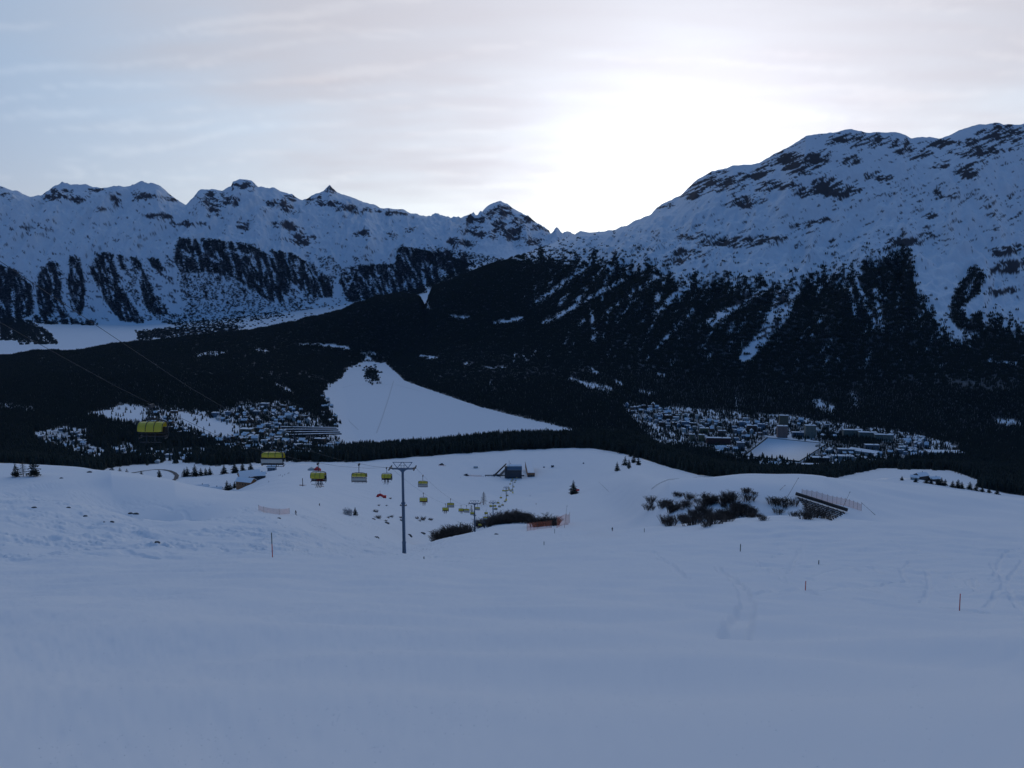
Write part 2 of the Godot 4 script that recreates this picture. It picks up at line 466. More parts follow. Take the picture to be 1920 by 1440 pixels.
func build_land():
	var cv := land_curves()
	# the slope that the camera stands on, down to the foot of the ski area
	var g := make_grid(cv, 0, 12, [6, 10, 18, 34, 52, 60, 54, 32, 32, 28, 28, 22], -330, 2250, 1200, [], 13)
	relief_slope(g)
	grid_normals(g)
	var col := PackedColorArray()
	col.resize(g.pos.size())
	col.fill(SNOW)
	var sm := grid_mesh(g, col, 0, g.cols - 1, 0, g.rows - 1)
	tag(put(sm, "snow_slope", M.land), "wide groomed snow slope falling away to the valley", "snow slope", "", "structure")
	LAND.slope = g
	slope_behind(g, sm)
	snow_crumbs()
	# the valley floor, the wooded hill and the mountain
	var v := make_grid(cv, 12, 21, [16, 20, 20, 24, 26, 36, 60, 160, 10], -330, 2250, 1300, [19, 20], 9)
	relief_valley(v)
	grid_normals(v)
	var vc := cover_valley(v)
	var split := 0
	while v.us[split] < dir_uv(1000, 600).x:
		split += 1
	var lv: PackedFloat32Array = v.level
	var r17 := 0
	while lv[r17] < 17.0:
		r17 += 1
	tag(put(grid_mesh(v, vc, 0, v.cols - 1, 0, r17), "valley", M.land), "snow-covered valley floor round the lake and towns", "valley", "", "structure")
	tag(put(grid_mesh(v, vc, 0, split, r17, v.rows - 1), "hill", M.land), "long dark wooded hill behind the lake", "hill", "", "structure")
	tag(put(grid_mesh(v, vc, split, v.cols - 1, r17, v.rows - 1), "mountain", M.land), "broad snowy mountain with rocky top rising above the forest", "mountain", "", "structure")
	LAND.valley = v

func slope_behind(g: Dictionary, sm: ArrayMesh):
	# the same slope goes on to both sides and climbs behind the camera
	var cols: int = g.cols
	var ang := [atan(g.us[0]), atan(g.us[cols - 1])]
	var N := 40
	var ds := [0.0]
	var r := 2.2
	while r < 1100.0:
		ds.append(r)
		r *= 1.28
	var P := []
	for k in ds.size():
		var row := []
		for i in N + 1:
			var t := float(i) / N
			var az: float = lerpf(ang[1], TAU + ang[0], t)
			var rr: float = ds[k] / cos(ang[1])
			var hill := -1.75 - 0.36 * rr * cos(az) - 0.00004 * rr * rr
			var edge := -1.75
			if ds[k] > 0.0:
				edge = column_height(g, cols - 1 if t < 0.5 else 0, ds[k])
			var b := smoothstep(0.0, 0.32, minf(t, 1.0 - t))
			row.append(Vector3(sin(az) * rr, lerpf(edge, hill, b), -cos(az) * rr))
		P.append(row)
	var st := tool()
	st.set_smooth_group(0)
	st.set_color(SNOW)
	for k in ds.size() - 1:
		for i in N:
			quad(st, P[k][i], P[k + 1][i], P[k + 1][i + 1], P[k][i + 1])
	for q in [Vector3(0, -1.75, 0), g.pos[0], g.pos[cols - 1]]:
		st.add_vertex(q)
	st.generate_normals()
	st.commit(sm)

func snow_crumbs():
	# little lumps that skis and the groomer threw up
	var r := RandomNumberGenerator.new()
	r.seed = 91
	var buf := PackedFloat32Array()
	for k in 5000:
		var d := 6.0 + 40.0 * pow(r.randf(), 1.4)
		var x := r.randf_range(-0.62, 0.62) * d
		if nf.get_noise_2d(x / 6.0 + 8.0, d / 4.0) < 0.12 and r.randf() < 0.88:
			continue
		var s := r.randf_range(0.003, 0.007) * (0.6 + d * 0.03)
		var b := Basis(Vector3.UP, r.randf() * TAU).scaled(Vector3(s * r.randf_range(0.8, 1.6), s, s))
		buf.append_array([b.x.x, b.y.x, b.z.x, x, b.x.y, b.y.y, b.z.y, ground(x, -d) + s * 0.2, b.x.z, b.y.z, b.z.z, -d])
	forest("snow_crumbs", buf, stone_mesh(3), "loose crumbs of snow strewn over the groomed slope", M.snow, "snow")

func relief_slope(g: Dictionary):
	var cols: int = g.cols
	var pos: PackedVector3Array = g.pos
	for r in int(g.rows):
		var L: float = g.level[r]
		var far := smoothstep(4.0, 7.0, L)
		var churn_row := smoothstep(5.15, 5.55, L) * (1.0 - smoothstep(7.6, 9.5, L))
		var near := 1.0 - smoothstep(6.5, 8.0, L)
		for c in cols:
			var i := r * cols + c
			var p := pos[i]
			p.y += far * 1.1 * nz.get_noise_2d(p.x / 45.0, p.z / 45.0)
			if near > 0.0:
				# the groomed piste: broad shallow waves, wind-packed patches
				p.y += near * (0.34 * nz.get_noise_2d(p.x / 11.0, p.z / 7.0) * smoothstep(0.5, 2.5, L) + 0.045 * nf.get_noise_2d(p.x / 1.6, p.z / 1.0) * smoothstep(0.0, 1.0, L))
			var left: float = 1.0 - smoothstep(-0.14, 0.02, g.us[c] + 0.04 * nz.get_noise_1d(p.z / 30.0))
			var rite: float = smoothstep(0.24, 0.36, g.us[c]) * smoothstep(4.3, 4.9, L) * (1.0 - smoothstep(7.4, 8.2, L)) * 0.45
			var churn: float = maxf(churn_row * maxf(left, 0.25), rite)
			if churn > 0.0:
				# skied-out, wind-carved snow: drifts and ruts drawn out across the fall line
				var a := p.x * 0.90 + p.z * 0.42
				var b := p.x * 0.42 - p.z * 0.90
				var patch := smoothstep(-0.35, 0.35, nz.get_noise_2d(p.x / 26.0 + 5.0, p.z / 26.0))
				p.y += churn * patch * (0.75 * nf.get_noise_2d(a / 13.0, b / 4.2) + 0.30 * nr.get_noise_2d(a / 7.0, b / 2.6))
			pos[i] = p
	g.pos = pos
	# ruts left by skis and machines: [width in metres, depth, px, py, px, py ...]
	LAND.slope = g
	var dl := PackedFloat32Array()
	dl.resize(pos.size())
	var ruts := [[0.7, 0.25, 1225, 1035, 1255, 1058, 1285, 1085], [0.6, 0.30, 1345, 1062, 1375, 1085, 1394, 1108, 1402, 1130, 1396, 1152, 1382, 1176, 1372, 1196], [0.5, 0.2, 1515, 1084, 1560, 1090, 1620, 1100, 1690, 1122], [0.5, 0.18, 1400, 1040, 1450, 1075, 1510, 1104, 1600, 1122, 1720, 1135, 1850, 1150], [0.4, 0.2, 1705, 1050, 1690, 1072, 1702, 1092], [0.4, 0.2, 1738, 1070, 1742, 1100, 1730, 1130], [0.4, 0.2, 1858, 1055, 1880, 1090, 1905, 1130, 1925, 1150], [0.4, 0.2, 1915, 1028, 1880, 1045, 1865, 1080], [0.4, 0.22, 1812, 1086, 1818, 1098, 1838, 1110], [0.4, 0.22, 1826, 1084, 1830, 1100], [0.4, 0.18, 1850, 1140, 1880, 1100, 1918, 1048], [0.4, 0.18, 1640, 1010, 1700, 1022, 1790, 1050], [0.4, 0.18, 1475, 1075, 1490, 1050, 1498, 1030], [0.4, 0.1, 1505, 1020, 1508, 1050]]
	var rr := RandomNumberGenerator.new()
	rr.seed = 23
	for k in 46:
		var x := rr.randf_range(1400, 2000)
		var y := rr.randf_range(1012, 1120) + (x - 1400) * 0.03
		var l := rr.randf_range(14, 70)
		var t := rr.randf_range(-0.7, 1.3)
		ruts.append([rr.randf_range(0.35, 0.6), rr.randf_range(0.10, 0.22), x, y, x + l * 0.5, y + l * 0.22 * t + rr.randf_range(-3, 3), x + l, y + l * 0.4 * t])
	for k in 70:
		var x := rr.randf_range(-40, 700)
		var y := rr.randf_range(950, 1040)
		var l := rr.randf_range(15, 60)
		ruts.append([rr.randf_range(0.5, 1.1), rr.randf_range(0.12, 0.32), x, y, x + l * 0.5, y + l * 0.14 + rr.randf_range(-2, 3), x + l, y + l * 0.30])
	var du: float = g.us[1] - g.us[0]
	for q in ruts:
		var path := []
		for k in range(2, q.size(), 2):
			path.append(hit(q[k], q[k + 1]))
		var w: float = q[0]
		for k in path.size() - 1:
			var n := int(path[k].distance_to(path[k + 1]) / (w * 0.35)) + 1
			if n > 900:
				continue
			for e in n:
				var pre: Vector3 = path[maxi(k - 1, 0)]
				var post: Vector3 = path[mini(k + 2, path.size() - 1)]
				var p: Vector3 = path[k].cubic_interpolate(path[k + 1], pre, post, float(e) / n)
				var c0 := int((p.x / -p.z - g.us[0]) / du)
				var cw := int(w / (du * -p.z)) + 1
				for c in range(maxi(c0 - cw, 0), mini(c0 + cw + 1, cols)):
					var lo := 0
					var hi := int(g.rows) - 1
					while hi - lo > 1:
						var mid := (lo + hi) / 2
						if -pos[mid * cols + c].z < -p.z - w:
							lo = mid
						else:
							hi = mid
					while hi < int(g.rows) and -pos[hi * cols + c].z < -p.z + w:
						var v := pos[hi * cols + c]
						var f := 1.0 - Vector2(v.x - p.x, v.z - p.z).length() / w
						if f > 0.0:
							dl[hi * cols + c] = minf(dl[hi * cols + c], -q[1] * smoothstep(0.0, 0.6, f))
						hi += 1
	for i in pos.size():
		if dl[i] != 0.0:
			pos[i].y += dl[i]
	g.pos = pos

func relief_valley(g: Dictionary):
	var cols: int = g.cols
	var pos: PackedVector3Array = g.pos
	for r in int(g.rows):
		var L: float = g.level[r]
		for c in cols:
			var i := r * cols + c
			var p := pos[i]
			var up := smoothstep(17.0, 19.0, L) * (0.24 + 0.76 * smoothstep(20.0, 19.45, L))
			var mt := smoothstep(0.02, 0.12, g.us[c])
			if up > 0.0:
				var x := p.x + 90.0 * nz.get_noise_2d(p.x / 500.0, p.z / 500.0)
				# spurs and gullies that run down the fall line, then broken rock
				var k := nr.get_noise_2d((x + p.z * 0.30) / 520.0, (p.z - x * 0.30) / 1500.0)
				var f := nf.get_noise_2d(p.x / 150.0, p.z / 150.0)
				var f2 := nr.get_noise_2d(p.x / 90.0 + 7.0, p.z / 90.0)
				p.y += up * (mt * (k * 72.0 + f * 38.0 + f2 * 9.0) + (1.0 - mt) * f * 14.0)
			elif L > 20.0:
				pass
			pos[i] = p
	g.pos = pos

func blob_map(list: Array) -> PackedFloat32Array:
	# how far each place lies inside soft-edged patches [x, y, half width, half height, slant]
	var m := new_map(0.0)
	for b in list:
		var rx: float = b[2] * 2.0 + absf(b[4]) * b[3] * 2.0
		var ry: float = b[3] * 2.0
		for j in range(maxi(0, int((b[1] - ry - MY0) / 2)), mini(MH, int((b[1] + ry - MY0) / 2) + 1)):
			for i in range(maxi(0, int((b[0] - rx - MX0) / 2)), mini(MW, int((b[0] + rx - MX0) / 2) + 1)):
				var dy: float = MY0 + j * 2 + 1 - b[1]
				var dx: float = MX0 + i * 2 + 1 - b[0] - b[4] * dy
				var q: float = (dx * dx) / (b[2] * b[2]) + (dy * dy) / (b[3] * b[3])
				if q < 4.0:
					m[j * MW + i] = maxf(m[j * MW + i], 1.0 - q * 0.5)
	return m

func cover_valley(g: Dictionary) -> PackedColorArray:
	var cols: int = g.cols
	var pos: PackedVector3Array = g.pos
	var nor: PackedVector3Array = g.nor
	var col := PackedColorArray()
	col.resize(pos.size())
	col.fill(SNOW)
	var rocks := blob_map(ROCKS_NEAR)
	for r in int(g.rows):
		var L: float = g.level[r]
		for c in cols:
			var i := r * cols + c
			var p := pos[i]
			var q := pix(p)
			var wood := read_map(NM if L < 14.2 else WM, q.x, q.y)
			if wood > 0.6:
				col[i] = SNOW.lerp(LITTER_SHADE, clampf(0.95 + 0.3 * nf.get_noise_2d(p.x / 25.0, p.z / 25.0), 0.0, 0.9))  # dense wood: floor painted dark for litter and for shade between the trees
			if L > 13.6 and L < 16.6:
				var st: float = read_map(TM, q.x, q.y)
				if st > 0.0:
					col[i] = SNOW.lerp(STREET, st * smoothstep(-0.40, -0.05, nf.get_noise_2d(p.x / 30.0, p.z / 30.0)))
			if L < 17.5 or g.us[c] < 0.0:
				continue
			var wx := 11.0 * nf.get_noise_2d(p.x / 120.0, p.y / 120.0)
			var k := read_map(rocks, q.x + wx * 1.6, q.y + 8.0 * nf.get_noise_2d(p.x / 90.0 + 60.0, p.y / 90.0))
			var e := nor[i].y
			var n := nf.get_noise_2d((p.x + p.y * 0.6) / 150.0, (p.y - p.x * 0.45) / 22.0) * 1.05 + nz.get_noise_3d(p.x / 15.0, p.y / 8.0, p.z / 15.0) * 0.34
			var big := nf.get_noise_2d(p.x / 420.0 + 31.0, p.y / 260.0)
			var rock := smoothstep(0.40, 0.50, k * 0.60 + n * 0.62 + big * 0.22 + (0.74 - e) * 0.75)
			col[i] = col[i].lerp(ROCK, rock)
	return col

# bare rock on the near mountain, as patches of the picture [x, y, half width, half height, slant]
const ROCKS_NEAR := [
	[1345, 345, 50, 18, -1.0], [1300, 362, 26, 12, -1.2], [1410, 330, 30, 12, -1.0], [1440, 315, 22, 10, -1.0], [1480, 300, 40, 14, -0.8], [1530, 300, 26, 16, -0.6], [1575, 262, 22, 12, -0.5], [1640, 262, 48, 12, 0.6], [1690, 275, 18, 16, 0.4],
	[1500, 318, 30, 10, -0.8], [1450, 350, 40, 12, -1.2], [1390, 378, 30, 9, -1.6], [1535, 355, 42, 14, -1.0], [1585, 360, 24, 12, -0.8], [1650, 333, 26, 8, 0.4], [1600, 300, 16, 10, 0.4], [1725, 290, 20, 10, -0.6], [1760, 270, 30, 8, -1.4], [1840, 285, 44, 16, 0.3], [1860, 255, 40, 14, 0.5], [1895, 250, 30, 20, 0.6], [1815, 320, 24, 14, -0.6], [1765, 310, 20, 8, -1.0],
	[1245, 390, 12, 8, -1.2], [1310, 445, 30, 6, -2.0], [1350, 455, 60, 9, -1.6], [1420, 450, 40, 10, -1.4], [1290, 475, 40, 9, -2.0], [1260, 490, 24, 7, -2.0], [1195, 465, 18, 4, -2.2], [1700, 455, 30, 8, -1.0], [1735, 440, 14, 6, -1.0], [1495, 425, 14, 5, -1.0], [1545, 415, 30, 5, -1.4], [1760, 365, 10, 7, 0], [1740, 405, 14, 5, 0],
	[1890, 470, 30, 10, -2.0], [1900, 500, 40, 14, -2.0], [1400, 560, 50, 20, -1.6], [1470, 560, 40, 22, -1.2], [1440, 620, 30, 24, -1.0], [1880, 545, 26, 7, -2.0],
]

func build_far_range():
	var g := make_grid(far_curves(), 0, 6, [8, 26, 60, 60, 70, 8], -330, 1160, 900, [5])
	var cols: int = g.cols
	var pos: PackedVector3Array = g.pos
	for r in int(g.rows):
		var L: float = g.level[r]
		var up := smoothstep(2.0, 3.2, L) * (0.24 + 0.76 * smoothstep(5.0, 4.4, L))
		if up <= 0.0:
			continue
		for c in cols:
			var i := r * cols + c
			var p := pos[i]
			var x := p.x + 160.0 * nz.get_noise_2d(p.x / 900.0, p.z / 900.0)
			var k := nr.get_noise_2d((x + p.z * 0.2) / 800.0 + 4.0, (p.z - x * 0.2) / 3200.0)
			var f := nf.get_noise_2d(p.x / 330.0, p.z / 330.0)
			var f2 := nr.get_noise_2d(p.x / 170.0 + 7.0, p.z / 170.0)
			p.y += up * (k * 150.0 + f * 70.0 + f2 * 30.0)
			pos[i] = p
	g.pos = pos
	grid_normals(g)
	var col := PackedColorArray()
	col.resize(pos.size())
	col.fill(SNOW)
	var rocks := blob_map(ROCKS_FAR)
	for r in int(g.rows):
		var L: float = g.level[r]
		if L < 1.0:
			continue
		for c in cols:
			var i := r * cols + c
			var p := pos[i]
			var q := pix(p)
			var k := read_map(rocks, q.x + 14.0 * nf.get_noise_2d(p.x / 250.0, p.y / 250.0), q.y + 8.0 * nf.get_noise_2d(p.x / 200.0 + 60.0, p.y / 200.0))
			var e: float = g.nor[i].y
			var n := nf.get_noise_2d(p.x / 190.0, (p.y + p.x * 0.3) / 70.0) * 0.8 + nz.get_noise_3d(p.x / 40.0, p.y / 22.0, p.z / 40.0) * 0.42
			var rock := smoothstep(0.40, 0.50, k * 0.60 + n * 0.62 + (0.71 - e) * 0.7)
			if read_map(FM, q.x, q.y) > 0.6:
				col[i] = SNOW.lerp(LITTER_SHADE, clampf(0.85 + 0.3 * nf.get_noise_2d(p.x / 60.0, p.z / 60.0), 0.0, 0.9))  # forest floor darkened the same way, litter and canopy shade in one colour
			col[i] = col[i].lerp(ROCK, rock)
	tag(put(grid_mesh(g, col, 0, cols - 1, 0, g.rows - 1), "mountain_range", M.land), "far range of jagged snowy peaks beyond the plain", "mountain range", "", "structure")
	LAND.range = g

const ROCKS_FAR := [
	[10, 362, 16, 8, 0.5], [105, 365, 26, 12, -0.6], [140, 372, 24, 8, 0.5], [215, 375, 8, 14, 0.2], [180, 357, 20, 5, 0], [270, 368, 24, 7, 0.6], [320, 372, 20, 7, 0.9], [395, 375, 22, 18, 0.5], [405, 395, 16, 10, 0.3], [430, 375, 14, 12, 0.6],
	[456, 347, 24, 9, 0.2], [530, 385, 24, 12, 0.8], [548, 372, 18, 5, 0.8], [620, 358, 14, 8, 0.6], [605, 380, 26, 7, 0.6], [590, 372, 14, 6, -0.6], [650, 390, 24, 8, 0.8], [455, 425, 10, 12, 0.4], [540, 425, 22, 9, 0.5], [570, 450, 24, 10, 0.5], [300, 405, 24, 6, 0.5], [350, 420, 24, 6, 0.6], [60, 427, 30, 3, 0.3], [190, 393, 14, 3, 0],
	[700, 395, 22, 5, 0.8], [740, 398, 24, 5, 0.4], [680, 440, 14, 6, 0.9], [770, 430, 14, 5, 0], [735, 440, 14, 5, 0.4], [890, 412, 22, 8, -0.6], [925, 398, 14, 14, -0.4], [945, 395, 20, 14, 0.8], [985, 412, 22, 7, 1.2], [1010, 428, 18, 5, 1.2], [935, 425, 14, 14, 0], [965, 440, 22, 20, 0.3], [905, 440, 24, 8, 0.4], [860, 455, 24, 8, 0.6], [1005, 455, 16, 8, 0.6], [880, 430, 16, 5, 0.4], [850, 490, 50, 20, 0.6],
]

# ---------------------------------------------------------------- land cover read off the photograph: a map of how wooded each place is
const MX0 := -420.0
const MY0 := 220.0
const MW := 1380
const MH := 390

func new_map(v := 0.0) -> PackedFloat32Array:
	var m := PackedFloat32Array()
	m.resize(MW * MH)
	m.fill(v)
	return m

func stamp_poly(m: PackedFloat32Array, pts: Array, v: float) -> PackedFloat32Array:
	var poly := PackedVector2Array()
	for k in range(0, pts.size(), 2):
		poly.append(Vector2(pts[k], pts[k + 1]))
	var lo := poly[0]
	var hi := poly[0]
	for p in poly:
		lo = lo.min(p)
		hi = hi.max(p)
	for j in range(maxi(0, int((lo.y - MY0) / 2)), mini(MH, int((hi.y - MY0) / 2) + 1)):
		for i in range(maxi(0, int((lo.x - MX0) / 2)), mini(MW, int((hi.x - MX0) / 2) + 1)):
			if Geometry2D.is_point_in_polygon(Vector2(MX0 + i * 2 + 1, MY0 + j * 2 + 1), poly):
				m[j * MW + i] = v
	return m

func stamp_line(m: PackedFloat32Array, x0: float, y0: float, x1: float, y1: float, w: float, v: float) -> PackedFloat32Array:
	var a := Vector2(x0, y0)
	var b := Vector2(x1, y1)
	for j in range(maxi(0, int((minf(y0, y1) - w - MY0) / 2)), mini(MH, int((maxf(y0, y1) + w - MY0) / 2) + 1)):
		for i in range(maxi(0, int((minf(x0, x1) - w - MX0) / 2)), mini(MW, int((maxf(x0, x1) + w - MX0) / 2) + 1)):
			var p := Vector2(MX0 + i * 2 + 1, MY0 + j * 2 + 1)
			if p.distance_to(Geometry2D.get_closest_point_to_segment(p, a, b)) < w:
				m[j * MW + i] = v
	return m

func read_map(m: PackedFloat32Array, x: float, y: float) -> float:
	var i := int((x - MX0) / 2)
	var j := int((y - MY0) / 2)
	if i < 0 or i >= MW or j < 0 or j >= MH:
		return 0.0
	return m[j * MW + i]

const TREELINE := [-420, 400, 930, 400, 960, 488, 985, 493, 1020, 489, 1056, 494, 1105, 497, 1134, 503, 1180, 512, 1233, 518, 1280, 530, 1373, 531, 1411, 545, 1460, 542, 1527, 528, 1560, 522, 1604, 520, 1630, 495, 1645, 485, 1700, 478, 1712, 500, 1714, 547, 1743, 597, 1770, 630, 1793, 655, 1820, 635, 1850, 616, 1893, 622, 1920, 630, 2340, 640]
const LAKE := [700, 700, 722, 702, 746, 709, 800, 729, 850, 746, 900, 763, 950, 776, 1000, 788, 1040, 797, 1076, 806, 1085, 830, 1050, 850, 680, 850, 668, 832, 652, 812, 640, 790, 628, 765, 616, 742, 612, 728, 625, 720, 660, 712]

func wood_map(near: bool) -> PackedFloat32Array:
	var m := new_map(0.0)
	var k := 0
	for i in MW:
		var x := MX0 + i * 2 + 1
		while k < TREELINE.size() - 4 and x > TREELINE[k + 2]:
			k += 2
		var tl := lerpf(TREELINE[k + 1], TREELINE[k + 3], (x - TREELINE[k]) / (TREELINE[k + 2] - TREELINE[k]))
		if x > 1000.0:
			tl += 20.0 * nz.get_noise_1d(x / 17.0) + 12.0 * nz.get_noise_1d(x / 5.5 + 40.0)
		for j in MH:
			var y := MY0 + j * 2 + 1
			m[j * MW + i] = 1.0 if y > tl else 0.10 * smoothstep(60.0, 0.0, tl - y)
	m = stamp_poly(m, [1785, 560, 1800, 530, 1830, 500, 1842, 515, 1838, 545, 1806, 575, 1812, 600, 1838, 585, 1845, 610, 1825, 625, 1795, 618, 1778, 590], 0.9)
	# thin runnels of snow down through the upper forest
	for j in MH:
		for i in range(700, MW):
			var y := MY0 + j * 2 + 1
			var x := MX0 + i * 2 + 1
			if y < 690.0 and nf.get_noise_2d((x + y * 0.55) / 13.0, y / 75.0) > 0.30 + (y - 520.0) * 0.0012:
				m[j * MW + i] *= 0.22
	# avalanche tracks, screes and clearings
	for s in [[1105, 497, 1003, 568, 4, 0.05], [1134, 504, 1081, 564, 5, 0.1], [1169, 525, 1020, 607, 4, 0.08], [1233, 518, 1190, 545, 5, 0.1], [1190, 545, 1120, 600, 3, 0.1], [1109, 585, 1115, 642, 3, 0.05], [1141, 596, 1130, 635, 2.5, 0.1], [1296, 530, 1225, 590, 6, 0.25], [1300, 580, 1230, 655, 3, 0.2], [1430, 545, 1330, 605, 8, 0.3], [1473, 585, 1396, 670, 11, 0.18], [1480, 548, 1450, 600, 18, 0.3], [1604, 525, 1645, 620, 4, 0.3], [1640, 545, 1655, 620, 4, 0.3], [1590, 530, 1604, 590, 4, 0.3],
			[928, 606, 978, 598, 4, 0.0], [843, 594, 882, 597, 2.2, 0.0], [787, 668, 818, 672, 3.5, 0.05], [872, 684, 880, 682, 2.5, 0], [907, 691, 946, 690, 2, 0], [1066, 709, 1100, 722, 3, 0.05], [1100, 722, 1144, 731, 5, 0.05], [1201, 735, 1226, 739, 3.5, 0.1], [560, 646, 610, 646, 1.8, 0], [606, 648, 652, 653, 3.5, 0.05], [679, 663, 700, 663, 4, 0], [964, 664, 965, 681, 2, 0], [982, 668, 987, 676, 2, 0.1], [1855, 680, 1905, 681, 2.5, 0.05], [797, 560, 802, 580, 4, 0], [793, 560, 800, 566, 3, 0], [370, 665, 420, 662, 5, 0.35], [480, 655, 500, 660, 4, 0.4], [690, 672, 700, 690, 8, 0.1], [1120, 726, 1145, 731, 4, 0.1], [920, 715, 922, 735, 2.5, 0.4], [1155, 715, 1165, 722, 3, 0.3], [1105, 690, 1120, 700, 3, 0.35], [1230, 700, 1245, 705, 3, 0.35], [1870, 790, 1910, 795, 5, 0.3], [1380, 745, 1384, 770, 3, 0.5], [1600, 740, 1606, 760, 4, 0.3], [1530, 755, 1560, 770, 8, 0.55], [1800, 720, 1880, 725, 10, 0.6], [0, 760, 60, 768, 5, 0.5], [520, 722, 545, 735, 4, 0.2], [560, 700, 600, 712, 6, 0.6], [500, 700, 520, 712, 5, 0.6]]:
		m = stamp_line(m, s[0], s[1], s[2], s[3], s[4], s[5])
	if near:
		m = new_map(1.0)
	# the lake with its open shores
	if not near:
		m = stamp_poly(m, [650, 690, 680, 678, 722, 680, 745, 700, 760, 715, 800, 729, 900, 763, 1000, 788, 1076, 806, 1085, 835, 1050, 850, 670, 850, 640, 832, 600, 822, 630, 795, 612, 760, 604, 735, 612, 722, 640, 708], 0.0)
	m = stamp_poly(m, [684, 705, 690, 692, 706, 695, 708, 718, 690, 722], 0.8)
	# the two towns and the open ground round them
	m = stamp_poly(m, [1165, 758, 1260, 762, 1330, 768, 1400, 775, 1480, 778, 1560, 792, 1700, 810, 1790, 832, 1805, 852, 1720, 862, 1640, 866, 1560, 884, 1440, 882, 1380, 866, 1320, 842, 1230, 830, 1212, 812, 1180, 778], 0.10)
	m = stamp_poly(m, [160, 776, 240, 757, 340, 765, 400, 772, 460, 755, 540, 752, 600, 785, 640, 832, 660, 850, 600, 862, 540, 866, 440, 856, 400, 830, 340, 806, 300, 800, 240, 795], 0.16)
	for j in MH:
		for i in MW:
			var q := m[j * MW + i]
			if q > 0.08 and q < 0.17 and nf.get_noise_2d(i / 8.0, j / 4.0) > 0.08:
				m[j * MW + i] = 0.72
	m = stamp_poly(m, [165, 775, 235, 758, 275, 765, 270, 795, 215, 790], 0.02)
	m = stamp_poly(m, [330, 770, 400, 785, 455, 800, 430, 825, 380, 815, 330, 790], 0.03)
	m = stamp_poly(m, [60, 812, 120, 800, 165, 805, 160, 830, 200, 845, 190, 875, 150, 860, 110, 845, 70, 830], 0.12)
	m = stamp_poly(m, [200, 838, 240, 830, 265, 845, 250, 862, 215, 860], 0.15)
	m = stamp_poly(m, [270, 850, 310, 840, 390, 840, 390, 862, 320, 870, 275, 868], 0.25)
	m = stamp_poly(m, [1436, 817, 1556, 829, 1500, 870, 1388, 858], 0.0)
	m = stamp_poly(m, [1530, 808, 1655, 818, 1655, 838, 1560, 832, 1530, 822], 0.8)
	# the ski area, the hairpin road and the farm
	m = stamp_poly(m, [190, 880, 250, 872, 360, 868, 400, 874, 480, 868, 560, 866, 660, 866, 672, 900, 672, 1000, 190, 1000], 0.0)
	m = stamp_poly(m, [1560, 898, 1600, 888, 1650, 878, 1780, 882, 1850, 905, 1800, 925, 1800, 1000, 1560, 1000], 0.0)
	m = stamp_poly(m, [1700, 920, 1760, 912, 1830, 920, 1920, 920, 1920, 960, 1700, 960], 0.7)
	return m

func far_wood_map() -> PackedFloat32Array:
	var m := new_map(0.0)
	for s in [
			[[-420, 500, -200, 495, 0, 498, 18, 503, 40, 515, 60, 540, 62, 590, 30, 602, 0, 602, -420, 602], 0.95], [[0, 596, 60, 602, 98, 630, 112, 655, 60, 662, 30, 640, 0, 640], 0.85],
			[[90, 492, 108, 492, 115, 520, 114, 560, 130, 595, 142, 607, 80, 607, 74, 590, 68, 550, 75, 515], 0.95], [[133, 482, 145, 480, 160, 530, 158, 575, 150, 592, 135, 582, 127, 530], 0.95],
			[[180, 478, 210, 475, 215, 500, 228, 540, 240, 560, 260, 590, 275, 607, 225, 602, 200, 570, 185, 540, 170, 510], 0.95], [[222, 478, 232, 482, 236, 512, 225, 505], 0.9],
			[[246, 482, 258, 485, 275, 520, 290, 550, 310, 575, 320, 597, 290, 602, 270, 570, 262, 530, 248, 505], 0.95], [[278, 485, 295, 487, 308, 505, 300, 512, 285, 500], 0.9], [[235, 500, 250, 520, 262, 560, 250, 570, 238, 545], 0.4],
			[[330, 512, 440, 515, 540, 580, 500, 590, 420, 592, 350, 605], 0.42], [[335, 448, 400, 450, 470, 460, 520, 490, 545, 520, 560, 560, 545, 577, 500, 562, 440, 522, 400, 512, 340, 512, 325, 490], 0.92],
			[[507, 470, 545, 475, 590, 500, 625, 530, 622, 558, 590, 557, 550, 532, 520, 505], 0.9], [[545, 535, 600, 562, 560, 582, 520, 582], 0.55], [[590, 478, 625, 485, 640, 510, 630, 520, 600, 500], 0.35],
			[[800, 462, 900, 478, 970, 490, 880, 525, 800, 510], 0.45], [[640, 505, 670, 498, 740, 495, 745, 470, 760, 463, 800, 470, 840, 480, 880, 495, 870, 515, 810, 540, 770, 562, 700, 560, 660, 567, 645, 562, 636, 530], 0.92],
			[[240, 592, 420, 587, 560, 590, 420, 612, 340, 612], 0.45], [[255, 622, 400, 610, 460, 612, 420, 630, 260, 640], 0.6], [[60, 592, 180, 600, 180, 610, 60, 606], 0.7]]:
		m = stamp_poly(m, s[0], s[1])
	for j in MH:
		for i in MW:
			var q := m[j * MW + i]
			if q > 0.0 and nf.get_noise_2d((MX0 + i * 2) / 11.0 - j * 0.06, j / 28.0) > 0.20:
				m[j * MW + i] = q * 0.2
	for s in [[668, 500, 650, 545, 2.5, 0.1], [575, 490, 600, 535, 2, 0.2], [545, 490, 560, 520, 2, 0.2], [200, 500, 212, 560, 2, 0.3], [100, 530, 96, 560, 2, 0.4], [150, 540, 146, 570, 2.5, 0.3], [420, 470, 470, 480, 3, 0.3], [340, 470, 355, 480, 4, 0.3], [380, 480, 410, 492, 3, 0.3]]:
		m = stamp_line(m, s[0], s[1], s[2], s[3], s[4], s[5])
	return m

